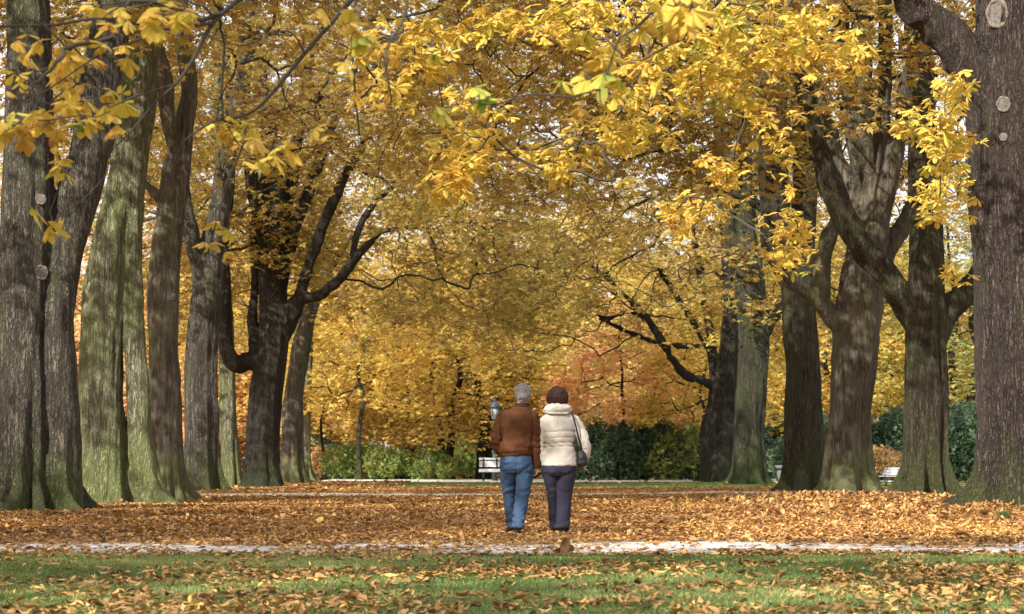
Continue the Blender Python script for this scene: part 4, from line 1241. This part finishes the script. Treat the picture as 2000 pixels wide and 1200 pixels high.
# long white bench behind the man
Db = 97.0
bb = P(968, 900, Db)
bench = thing("park_bench", (bb[0] + 0.35, Db, 0), "long white slatted park bench behind the man, in front of the double-stemmed tree", "bench")
W = 2.1
m = MB()
for q in range(3): m.box((0, -0.22 + 0.15 * q, 0.47 + 0.005 * q), (W, 0.12, 0.04))
m.box((0, -0.29, 0.42), (W, 0.03, 0.10))
m.build("seat", M_white, bench)
m = MB()
m.box((0, 0.32, 0.92), (W, 0.04, 0.09), rx=-0.2)
for q in range(3): m.box((0, 0.25 + 0.015 * q, 0.62 + 0.085 * q), (W - 0.02, 0.025, 0.055), rx=-0.2)
m.build("backrest", M_white, bench)
for sx in (-0.86, -0.3, 0.3, 0.86):
    m = MB()
    m.box((sx, 0.27, 0.70), (0.07, 0.05, 0.5), rx=-0.2); m.box((sx, 0.18, 0.22), (0.07, 0.06, 0.44)); m.box((sx, -0.22, 0.22), (0.07, 0.06, 0.44)); m.box((sx, -0.02, 0.42), (0.07, 0.36, 0.04))
    m.build("leg", M_iron, bench)

# two white benches seen almost end-on at the right
Dr = gd(950)
rb = P(1735, 900, Dr)


def end_bench(label):
    t = thing("park_bench", (0, 0, 0), label, "bench", "pair of white benches at the right")
    m = MB()
    for q in range(4): m.box((0, -0.26 + 0.14 * q, 0.44), (1.25, 0.12, 0.035))
    m.build("seat", M_white, t)
    m = MB()
    for q in range(3): m.box((0, 0.36 + 0.07 * q, 0.54 + 0.115 * q), (1.25, 0.03, 0.115), rx=-0.5)
    m.build("backrest", M_white, t)
    for sx in (-0.45, 0.45):
        m = MB()
        m.tube([(sx, 0.54, 0.84), (sx, 0.32, 0.45), (sx, 0.42, 0.02)], [0.025] * 3, 8)
        m.tube([(sx, -0.28, 0.42), (sx, -0.2, 0.25), (sx, -0.34, 0.02)], [0.025] * 3, 8)
        m.tube([(sx, -0.3, 0.41), (sx, 0.3, 0.41)], [0.02] * 2, 8)
        m.build("leg", M_iron, t)
    return t


def copy_tree(o, parent=None):
    c = o.copy(); col.objects.link(c)
    if parent is not None: c.parent = parent
    for ch in list(o.children): copy_tree(ch, c)
    return c


e1 = end_bench("left one of the two white park benches seen almost end-on at the right")
e2 = copy_tree(e1)
e2["label"] = "right one of the two white park benches seen almost end-on at the right"
for e, dx, dy in ((e1, -0.22, -0.6), (e2, 0.22, 0.75)):
    e.location = (rb[0] + dx, Dr + dy, 0); e.rotation_euler = (0, 0, math.radians(-62)); e.scale = (0.75, 0.75, 0.75)

# street lamp left of the man
lp = P(967, 900, 103)
lamp = thing("street_lamp", (P(966, 900, 98.6)[0], 98.6, 0), "blue grey lantern street lamp rising beside the man's left shoulder", "street lamp")
m = MB()
m.tube([(0, 0, -.1), (0, 0, .45), (0, 0, .5), (0, 0, 2.55), (0, 0, 2.62)], [.11, .10, .055, .042, .07], 14, flat='h')
m.build("pole", M_lampm, lamp, True)
m = MB(); m.tube([(0, 0, 2.62), (0, 0, 2.68), (0, 0, 3.12)], [.10, .13, .205], 6, flat='h'); m.build("lamp_glass", M_lampg, lamp)
m = MB()
m.tube([(0, 0, 3.12), (0, 0, 3.16), (0, 0, 3.36), (0, 0, 3.40), (0, 0, 3.46), (0, 0, 3.5), (0, 0, 3.58)], [.27, .26, .11, .08, .09, .04, .01], 12, flat='h')
for q in range(6):
    a = q * math.pi / 3
    m.tube([(math.cos(a) * .135, math.sin(a) * .135, 2.66), (math.cos(a) * .212, math.sin(a) * .212, 3.13)], [.014, .014], 5)
m.build("lamp_roof", M_lampm, lamp)

sp = P(1531, 900, 92)
st = thing("stone_block", (sp[0], 91, 0), "square grey stone block with a capped top, left of the furrowed brown trunk", "stone block")
m = MB(); m.box((0, 0, .25), (.75, .7, .56)); m.build("shaft", M_stone, st)
m = MB(); m.box((0, 0, .60), (.88, .82, .14)); m.build("cap", M_stone, st)

# curled standing leaf on the path and a grass tuft by the right trunk
lf = P(1101, 900, gd(1085)); zt = float(H(lf[0], lf[1]))
m = MB()
Vv = []
for q in range(7):
    t = q / 6; w = 0.045 * math.sin(math.pi * (0.12 + 0.86 * t)) ** 0.8
    Vv += [(-w + 0.02 * t, 0.02 * math.sin(5 * t), 0.15 * t), (0.012 * t, 0.03 - 0.02 * t, 0.15 * t), (w + 0.03 * t, 0.015, 0.145 * t)]
Qv = [[k * 3 + s, k * 3 + s + 1, k * 3 + s + 4, k * 3 + s + 3] for k in range(6) for s in (0, 1)]
m.add(Vv, Qv)
m.add([(x * 1.2 + .03, y + .04, z * 0.55) for x, y, z in Vv], Qv); m.add([(x * 1.4 - .05, y + .03, z * 0.35) for x, y, z in Vv], Qv)
o = m.build("dry_leaf", plain("dry_leaf_brown", (0.22, 0.11, 0.045), 0.8, 0.3, 20), None, True)
o.location = (lf[0], lf[1], zt + 0.015)
tag(o, "dark brown dry leaf standing upright on the gravel path below the woman", "leaf")
gt = P(1957, 900, gd(1018))
m = MB(); rr = random.Random(4)
for q in range(70):
    a = rr.uniform(0, 6.28); l = rr.uniform(.07, .17); r0 = rr.uniform(0, .09); bx, by = math.cos(a) * r0, math.sin(a) * r0; ox, oy = math.cos(a) * l * .5, math.sin(a) * l * .5
    m.add([(bx - .006, by, 0), (bx + .006, by, 0), (bx + ox * .5 + .005, by + oy * .5, l * .7), (bx + ox * .5 - .005, by + oy * .5, l * .7), (bx + ox, by + oy, l)], [[0, 1, 2, 3]], [[3, 2, 4]])
o = m.build("grass_tuft", plain("tuft_green", (0.045, 0.085, 0.022), 0.7, 0.3, 10)); o.location = (gt[0], gt[1], float(H(gt[0], gt[1])))
tag(o, "small green grass tuft in the leaves at the foot of the huge right trunk", "grass tuft")

# ------------------------------------------------------------------ the couple
M_skin = plain("skin", (0.50, 0.29, 0.20), 0.55, 0.08, 20)
M_suede = plain("brown_suede", (0.066, 0.0255, 0.0105), 0.9, 0.3, 9, spec=0.15, bstr=0.25, bscale=60)
M_suede2 = plain("dark_collar", (0.025, 0.016, 0.012), 0.9, 0.2, 9, spec=0.15)
M_jean = plain("blue_denim", (0.034, 0.066, 0.125), 0.85, 0.4, 6, spec=0.2, bstr=0.25, bscale=90)
M_navy = plain("navy_trousers", (0.022, 0.022, 0.038), 0.85, 0.2, 7, spec=0.2, bstr=0.2, bscale=90)
M_cream = plain("cream_quilt", (0.42, 0.39, 0.345), 0.7, 0.06, 8, spec=0.3, bstr=0.25, bscale=35)
M_black = plain("black_leather", (0.008, 0.008, 0.009), 0.6, 0.2, 12)
M_shoe = plain("shoe_black", (0.02, 0.019, 0.018), 0.5, 0.2, 12)
M_belt = plain("belt_brown", (0.09, 0.04, 0.02), 0.6, 0.2, 12)


def hair_mat(name, dark, light):
    m, nt, b = newmat(name)
    v, raw = coords(nt, (110, 110, 9))
    n = noise(nt, 1.0, 5, v, 0.7)
    c = ramp(nt, n, [(0.35, dark), (0.65, light)])
    nt.links.new(c, b.inputs["Base Color"]); b.inputs["Roughness"].default_value = 0.7
    b.inputs["Specular IOR Level"].default_value = 0.2
    bump(nt, b, n, 0.6, 0.008)
    return m


M_grey_hair = hair_mat("hair_grey", (0.08, 0.075, 0.07), (0.30, 0.28, 0.27))
M_auburn = hair_mat("hair_auburn", (0.010, 0.004, 0.003), (0.038, 0.013, 0.009))


def skin_obj(name, mb, voxel, mat, parent, sm=2, fn=None):
    V, N, Q, T = remeshed(mb, voxel, sm)
    if fn is not None: V = V + N * fn(V, N)[:, None]
    return link(name, mesh_np(name, V, Q, T, smooth=True), mat, parent)


def hand(mb, wrist, side, s=1.0, reach=(0, 0, -1), curl=0.6, fwd=(0, 1, 0)):
    """palm, four unequal bent fingers and a thumb; reach = finger direction, fwd = thumb side"""
    w = np.array(wrist, float); r = nz(np.array(reach, float)); f = nz(np.array(fwd, float)); n = np.cross(f, r) * side
    mb.tube([w - r * .03, w, w + r * .035, w + r * .075, w + r * .092], [(.026 * s, .021 * s), (.027 * s, .019 * s), (.036 * s, .017 * s), (.040 * s, .016 * s), (.036 * s, .013 * s)], 12)
    for q, (o, L) in enumerate(((.028, .072), (.010, .080), (-.009, .074), (-.027, .058))):
        b = w + r * .084 + f * o * s
        c1 = b + (r * .45 * math.cos(curl * .5) + n * .45 * math.sin(curl * .5)) * L
        c2 = c1 + (r * .32 * math.cos(curl * 1.3) + n * .32 * math.sin(curl * 1.3)) * L
        c3 = c2 + (r * .26 * math.cos(curl * 2.0) + n * .26 * math.sin(curl * 2.0)) * L
        mb.tube([b - r * .02, b, c1, c2, c3], [.0085 * s, .0088 * s, .0082 * s, .0075 * s, .006 * s], 8)
    b = w + r * .03 + f * .026 * s
    mb.tube([b, b + f * .022 + r * .022 + n * .006, b + f * .028 + r * .05 + n * .012, b + f * .026 + r * .068 + n * .018], [.012 * s, .0105 * s, .0095 * s, .007 * s], 8)


def head(mb, c, s=1.0, yaw=0.0):
    """skull, jaw, nose, lips, brow and ears; the face looks along +Y before yaw"""
    c = np.array(c, float); ca, sa = math.cos(yaw), math.sin(yaw)
    def L(x, y, z): return (c[0] + s * (ca * x - sa * y), c[1] + s * (sa * x + ca * y), c[2] + s * z)
    mb.ball(L(0, -.012, .025), (.076 * s, .093 * s, .092 * s), 20, 14)
    mb.ball(L(0, .03, -.045), (.056 * s, .060 * s, .070 * s), 16, 10)
    mb.ball(L(0, .062, -.085), (.026 * s, .022 * s, .02 * s), 10, 8)           # chin
    mb.tube([L(0, .078, .02), L(0, .098, -.012), L(0, .104, -.030), L(0, .084, -.038)], [.009 * s, .012 * s, .015 * s, .012 * s], 8)  # nose
    for q in (-1, 1):
        mb.ball(L(q * .03, .072, .012), (.019 * s, .012 * s, .010 * s), 10, 6)  # lids
        mb.tube([L(q * .012, .082, .032), L(q * .048, .070, .034)], [.008 * s, .006 * s], 6)
        mb.ball(L(q * .082, -.005, -.005), (.010 * s, .020 * s, .033 * s), 10, 8)  # ears
    mb.tube([L(-.024, .076, -.058), L(0, .086, -.055), L(.024, .076, -.058)], [.005 * s, .008 * s, .005 * s], 7)


# --- the man (x right, y away from the camera, z up; origin between the feet)
Dm = gd(1038.5) * 0.95
mo = P(1009.4, 1038, Dm)
man = thing("person", (mo[0], Dm, float(H(mo[0], Dm)) + 0.042), "grey-haired person in a brown suede jacket and blue jeans, walking away hand in hand", "person", "couple walking down the avenue")
man.scale = (0.95, 0.95, 0.945)
b = MB()
head(b, (.072, 0, 1.665), 1.0, -0.10)
b.tube([(.04, -.01, 1.44), (.055, -.005, 1.52), (.066, 0, 1.60)], [(.075, .07), (.058, .060), (.056, .058)], 14)
b.tube([(-.01, 0, .84), (-.01, 0, .95), (0, 0, 1.10), (0, 0, 1.28), (0, 0, 1.40), (.02, 0, 1.47)], [(.165, .11), (.165, .115), (.155, .11), (.175, .12), (.165, .10), (.09, .07)], 18, flat='h')
b.tube([(.085, 0, .88), (.086, -.01, .64), (.06, -.02, .50), (.035, -.10, .28), (.0, -.17, .09)], [.09, .078, .058, .052, .038], 12)
b.tube([(-.085, 0, .88), (-.10, .05, .64), (-.088, .10, .50), (-.075, .15, .28), (-.05, .20, .09)], [.09, .078, .058, .052, .038], 12)
b.tube([(.0, -.19, .06), (.0, -.10, .045), (.005, .03, .035)], [.034, .038, .03], 10)
b.tube([(-.05, .18, .06), (-.055, .28, .045), (-.06, .40, .035)], [.034, .038, .03], 10)
b.tube([(.12, 0, 1.40), (.195, 0, 1.38), (.235, -.01, 1.12), (.243, .02, .98), (.240, .03, .80)], [.06, .055, .043, .040, .028], 12)
b.tube([(-.12, 0, 1.40), (-.18, 0, 1.38), (-.232, -.03, 1.12), (-.225, .05, 1.02), (-.17, .15, .93)], [.06, .055, .043, .040, .028], 12)
hand(b, (.240, .03, .80), 1, 1.05, (.02, .10, -1), .75, (-.2, 1, .1))
hand(b, (-.17, .15, .93), -1, 1.05, (.55, .6, -.5), .5, (.2, .3, .9))
skin_obj("body", b, .0065, M_skin, man, 2)

b = MB()
b.ball((.072, -.012, 1.700), (.100, .108, .094), 22, 14)
b.ball((.072, -.035, 1.655), (.096, .084, .094), 20, 12)
b.tube([(.072, -.030, 1.66), (.070, -.038, 1.60), (.068, -.035, 1.565)], [(.086, .064), (.075, .056), (.056, .042)], 16, flat='h')


def hairf(V, N):
    f = fbm(V * np.array((45, 45, 10)), 4, 3) * .012
    # hair ends at the hairline: hug the skull in front
    front = np.clip((V[:, 1] - .03) / .05, 0, 1)
    return f - front * .02 * (V[:, 2] < 1.72)


skin_obj("hair", b, .008, M_grey_hair, man, 2, hairf)


def folds(seed, amp, dirs=(4, 4, 7)):
    def f(V, N):
        p = V * np.array(dirs)
        w = fbm(p + fbm(V * 3, seed + 3, 2)[:, None] * 1.5, seed, 3)
        return (1 - np.abs(w) * 2.2) * amp
    return f


def jacketf(V, N):
    z = V[:, 2]
    d = folds(31, .009, (7, 7, 8))(V, N)
    d += -.010 * np.exp(-((z - .955 - .015 * np.sin(V[:, 0] * 9)) / .010) ** 2) * (np.abs(V[:, 0]) < .19)
    # seams where the sleeves are set in, and the yoke
    for s in (-1, 1):
        sx = s * (.175 + .02 * np.sin((z - 1.1) * 6))
        d += -.013 * np.exp(-((V[:, 0] - sx) / .011) ** 2) * (z < 1.44) * (z > .93) * (np.abs(V[:, 1]) < .3)
    # creases round the elbows
    d += .006 * np.sin(z * 85 + 2 * np.sin(V[:, 0] * 30)) * (np.abs(V[:, 0]) > .19) * np.exp(-((z - 1.08) / .12) ** 2)
    d += .007 * np.sin(z * 60 + 9 * V[:, 0]) * np.exp(-((z - 1.0) / .05) ** 2) * (np.abs(V[:, 0]) < .19)
    return d


b = MB()
b.tube([(-.012, 0, .905), (-.012, 0, .925), (-.010, 0, .96), (-.006, 0, 1.02), (0, 0, 1.12), (.002, 0, 1.26), (.008, -.005, 1.36), (.018, -.008, 1.42), (.035, -.008, 1.465), (.052, -.006, 1.50)],
       [(.186, .127), (.196, .138), (.213, .152), (.212, .153), (.198, .145), (.205, .145), (.205, .132), (.180, .115), (.135, .092), (.098, .078)], 26, flat='h')
b.tube([(.115, 0, 1.40), (.185, 0, 1.375), (.225, -.005, 1.27), (.238, -.015, 1.13), (.240, .0, .98), (.240, .02, .84), (.240, .028, .785)], [.082, .085, .074, .066, .060, .053, .050], 16)
b.tube([(-.095, 0, 1.40), (-.160, 0, 1.375), (-.212, -.01, 1.27), (-.238, -.03, 1.13), (-.226, .03, 1.01), (-.18, .12, .95)], [.078, .082, .074, .066, .060, .052], 16)
skin_obj("jacket", b, .0095, M_suede, man, 2, jacketf)
b = MB()
b.tube([(.048, -.004, 1.475), (.056, -.002, 1.515), (.066, .004, 1.555)], [(.104, .083), (.092, .080), (.086, .078)], 20, flat='h')
skin_obj("collar", b, .008, M_suede2, man, 2)
b = MB(); b.tube([(.238, .025, .800), (.240, .03, .775)], [.053, .051], 14); skin_obj("cuff", b, .006, M_suede, man, 1)


def jeanf(V, N):
    z = V[:, 2]; d = folds(52, .011, (8, 8, 9))(V, N)
    d += .007 * np.sin(z * 70 + 3 * np.sin(V[:, 0] * 22)) * (np.exp(-((z - .12) / .07) ** 2) + .8 * np.exp(-((z - .48) / .07) ** 2) + .5 * np.exp(-((z - .78) / .05) ** 2))
    # seat seam and back pockets
    d += -.010 * np.exp(-((V[:, 0] + .006) / .007) ** 2) * (z > .70) * (V[:, 1] < 0)
    for s in (-1, 1):
        px, pz = (V[:, 0] + .006 - s * .092) / .052, (z - .835) / .062
        m_ = np.maximum(np.abs(px), np.abs(pz))
        d += .004 * (m_ < 1) * (V[:, 1] < 0)
    return d


b = MB()
b.tube([(-.008, 0, .93), (-.008, 0, .90), (-.008, -.008, .83), (-.008, -.008, .76), (-.008, -.002, .71)], [(.172, .12), (.180, .128), (.192, .145), (.190, .14), (.16, .115)], 24, flat='h')
b.tube([(.088, -.004, .80), (.087, -.008, .70), (.087, -.012, .62), (.075, -.02, .50), (.052, -.06, .34), (.028, -.12, .20), (.010, -.165, .09), (.004, -.175, .045)],
       [.107, .105, .099, .085, .078, .074, .072, .074], 20)
b.tube([(-.100, 0, .80), (-.104, .02, .70), (-.106, .05, .62), (-.095, .085, .50), (-.080, .12, .34), (-.064, .16, .20), (-.050, .19, .09), (-.048, .195, .05)],
       [.092, .094, .089, .078, .074, .070, .069, .070], 20)
skin_obj("jeans", b, .0095, M_jean, man, 2, jeanf)
b = MB(); b.tube([(-.008, 0, .903), (-.008, 0, .925)], [(.184, .131), (.181, .129)], 24, flat='h'); b.build("belt", M_belt, man, True)


def shoe(name, parent, heel, toe, lift=0.0, s=1.0):
    h = np.array(heel, float); t = np.array(toe, float)
    b = MB()
    b.tube([h + (0, 0, .045), h * .65 + t * .35 + (0, 0, .05), h * .3 + t * .7 + (0, 0, .036), t + (0, 0, .028)], [(.036 * s, .045), (.040 * s, .045), (.046 * s, .030), (.030 * s, .020)], 14)
    b.tube([h + (0, .01, .05), h + (0, .02, .11)], [(.036 * s, .042), (.034 * s, .04)], 12, flat='h')
    o = skin_obj(name, b, .007, M_shoe, parent, 2)
    b = MB()
    b.tube([h + (0, -.012, .008), h * .7 + t * .3 + (0, 0, .008), h * .3 + t * .7 + (0, 0, .008), t + (0, .01, .008)], [(.040 * s, .010), (.038 * s, .009), (.050 * s, .009), (.030 * s, .008)], 12)
    b.build("sole", M_black, o, True)
    return o


shoe("shoe", man, (.002, -.20, -.01), (.030, .06, -.02), s=1.05)
shoe("shoe", man, (-.050, .17, -.01), (-.075, .43, -.02), s=1.05)

# --- the woman
wo = P(1091.8, 1038, Dm)
wom = thing("person", (wo[0], Dm, float(H(wo[0], Dm)) + 0.042), "auburn-haired person in a cream quilted jacket and dark navy trousers, walking on the right", "person", "couple walking down the avenue")
wom.scale = (0.95, 0.95, 0.945)
b = MB()
head(b, (-.012, 0, 1.64), .96, 0.12)
b.tube([(-.012, -.01, 1.40), (-.012, -.005, 1.50), (-.012, 0, 1.57)], [(.07, .065), (.05, .052), (.048, .05)], 14)
b.tube([(.01, 0, .78), (.01, 0, .88), (.01, 0, 1.04), (.005, 0, 1.22), (0, 0, 1.34), (-.01, 0, 1.42)], [(.175, .125), (.175, .125), (.14, .10), (.16, .12), (.155, .095), (.08, .065)], 18, flat='h')
b.tube([(.09, 0, .82), (.075, -.01, .60), (.060, -.03, .46), (.045, -.10, .26), (.030, -.16, .09)], [.095, .078, .056, .050, .036], 12)
b.tube([(-.085, 0, .82), (-.085, .05, .60), (-.078, .09, .46), (-.068, .13, .26), (-.050, .18, .09)], [.095, .078, .056, .050, .036], 12)
b.tube([(.028, -.18, .06), (.035, -.10, .045), (.045, .03, .03)], [.03, .034, .026], 10)
b.tube([(-.05, .16, .06), (-.06, .26, .045), (-.065, .37, .03)], [.03, .034, .026], 10)
b.tube([(.11, 0, 1.35), (.19, 0, 1.33), (.300, -.03, 1.10), (.320, .03, .98), (.300, .06, .85)], [.055, .05, .040, .036, .025], 12)
b.tube([(-.12, 0, 1.35), (-.175, 0, 1.33), (-.195, .0, 1.10), (-.205, .02, .98), (-.232, .045, .84)], [.055, .05, .040, .036, .025], 12)
hand(b, (.300, .05, .86), -1, .92, (-.04, .1, -1), 1.0, (-.3, 1, .1))
hand(b, (-.232, .045, .84), -1, .92, (-.22, -.05, -1), .9, (-.1, 1, 0))
skin_obj("body", b, .0065, M_skin, wom, 2)


def bobf(V, N):
    return fbm(V * np.array((40, 40, 7)), 6, 3) * .014


b = MB()
b.ball((-.014, -.015, 1.668), (.112, .120, .088), 22, 14)
b.tube([(-.014, -.022, 1.68), (-.014, -.028, 1.62), (-.014, -.030, 1.56), (-.012, -.028, 1.525)], [(.116, .110), (.136, .112), (.130, .102), (.100, .080)], 24, flat='h')
skin_obj("hair", b, .008, M_auburn, wom, 2, bobf)


def quiltf(V, N):
    z = V[:, 2]; x = V[:, 0]; d = folds(61, .007, (9, 9, 10))(V, N)
    body = (np.abs(x - .01) < .2)
    back = V[:, 1] < .02
    for zs, a in ((1.205, .011), (1.130, .007), (1.065, .011), (1.025, .009)):
        d += -a * np.exp(-((z - zs - .006 * np.sin(x * 14)) / .010) ** 2) * body
    d += -.010 * np.exp(-((x - .0) / .007) ** 2) * (z > 1.20) * (z < 1.42) * back
    d += .008 * np.sin(x * 55 + 3 * np.sin(z * 30)) * np.exp(-((z - 1.045) / .035) ** 2) * body
    arm = np.abs(x) > .215
    d += (.007 * np.abs(np.sin(z * 24 + x * 5)) - .004) * arm * (z < 1.34)
    d += -.012 * np.exp(-((x - .185) / .010) ** 2) * (z > .95) * (z < 1.36) + -.012 * np.exp(-((x + .165) / .010) ** 2) * (z > .95) * (z < 1.36)
    return d


b = MB()
b.tube([(.008, 0, .790), (.008, 0, .805), (.010, 0, .87), (.010, 0, .95), (.010, 0, 1.03), (.010, 0, 1.08), (.008, 0, 1.16), (.006, 0, 1.26), (.002, -.004, 1.335), (-.004, -.006, 1.39), (-.012, -.004, 1.44)],
       [(.214, .155), (.218, .160), (.210, .158), (.192, .145), (.176, .132), (.180, .135), (.195, .148), (.200, .148), (.190, .130), (.158, .108), (.105, .088)], 28, flat='h')
b.tube([(.105, 0, 1.36), (.185, 0, 1.325), (.245, -.01, 1.22), (.300, -.03, 1.10), (.325, -.005, .99), (.318, .035, .91), (.308, .05, .875)], [.074, .080, .074, .068, .062, .054, .046], 16)
b.tube([(-.115, 0, 1.36), (-.165, 0, 1.325), (-.185, -.005, 1.22), (-.198, -.01, 1.10), (-.206, .01, .98), (-.222, .03, .88), (-.228, .04, .855)], [.068, .070, .062, .056, .052, .046, .042], 16)
skin_obj("jacket", b, .0095, M_cream, wom, 2, quiltf)
# hood folded into a thick roll round the neck
b = MB()
ring = [(-.014 + .125 * math.cos(a), -.012 + .092 * math.sin(a), 1.462 - .024 * math.sin(a)) for a in np.linspace(0, 2 * math.pi, 25)]
b.tube(ring, [(.052, .045)] * 25, 12, cap=False)
ring = [(-.014 + .100 * math.cos(a), -.012 + .076 * math.sin(a), 1.512 - .010 * math.sin(a)) for a in np.linspace(0, 2 * math.pi, 25)]
b.tube(ring, [(.030, .034)] * 25, 12, cap=False)
b.tube([(-.014, -.07, 1.445), (-.014, -.115, 1.420)], [(.15, .04), (.12, .025)], 18, flat='h')
skin_obj("hood", b, .009, M_cream, wom, 1, folds(71, .010, (9, 9, 20)))


def trouf(V, N):
    z = V[:, 2]
    return folds(81, .009, (6, 6, 5))(V, N) + .005 * np.sin(z * 60 + 3 * np.sin(V[:, 0] * 22)) * (np.exp(-((z - .10) / .06) ** 2) + .7 * np.exp(-((z - .50) / .06) ** 2) + .6 * np.exp(-((z - .72) / .05) ** 2))


b = MB()
b.tube([(.004, 0, .83), (.004, -.008, .78), (.002, -.008, .72), (0, 0, .67)], [(.205, .145), (.208, .150), (.198, .145), (.16, .115)], 24, flat='h')
b.tube([(.100, -.004, .77), (.092, -.008, .68), (.082, -.012, .58), (.066, -.03, .46), (.056, -.07, .32), (.048, -.12, .19), (.042, -.15, .09), (.036, -.165, .035)],
       [.108, .108, .098, .086, .084, .083, .084, .088], 20)
b.tube([(-.098, 0, .77), (-.092, .02, .68), (-.082, .045, .58), (-.072, .075, .46), (-.064, .11, .32), (-.058, .14, .19), (-.048, .165, .09), (-.044, .175, .04)],
       [.104, .100, .086, .072, .068, .068, .070, .074], 20)
skin_obj("trousers", b, .0095, M_navy, wom, 2, trouf)
shoe("shoe", wom, (.030, -.19, -.01), (.055, .05, -.02), s=.95)
shoe("shoe", wom, (-.046, .16, -.01), (-.070, .40, -.02), s=.95)

# --- shoulder bag (held, so a thing of its own)
bag = thing("handbag", tuple(np.array(wom.location) + np.array((.275, -.03, .785)) * 0.95), "small black shoulder bag on a long strap, hanging at the hip over the cream jacket", "handbag")
bag.scale = (0.95, 0.95, 0.945)
b = MB()
b.tube([(0, -.02, 0), (0, -.02, .03), (.0, -.02, .10), (-.004, -.02, .155), (-.006, -.02, .185)], [(.045, .03), (.062, .05), (.060, .05), (.045, .035), (.022, .014)], 20, flat='h')
skin_obj("pouch", b, .007, M_black, bag, 2, folds(91, .008, (16, 16, 20)))
b = MB()
o_ = np.array((.275, -.03, .79))
for off in (0,):
    pth = [(-.002, -.02, .18), (-.03, -.075, .30), (-.062, -.118, .43), (-.085, -.122, .52), (-.108, -.10, .60), (-.128, -.045, .645), (-.13, .03, .635), (-.11, .10, .55), (-.06, .125, .40), (-.02, .08, .25), (-.002, -.01, .18)]
    p2, r2 = smooth_path(pth, [1.0] * len(pth), 5)
    b.tube(p2, [(.011, .005)] * len(p2), 8, cap=False)
b.build("strap", M_black, bag, True)
b = MB(); b.tube([(-.05, -.066, .11), (0, -.074, .095), (.05, -.066, .11)], [.006] * 3, 6); b.build("flap_edge", M_black, bag, True)
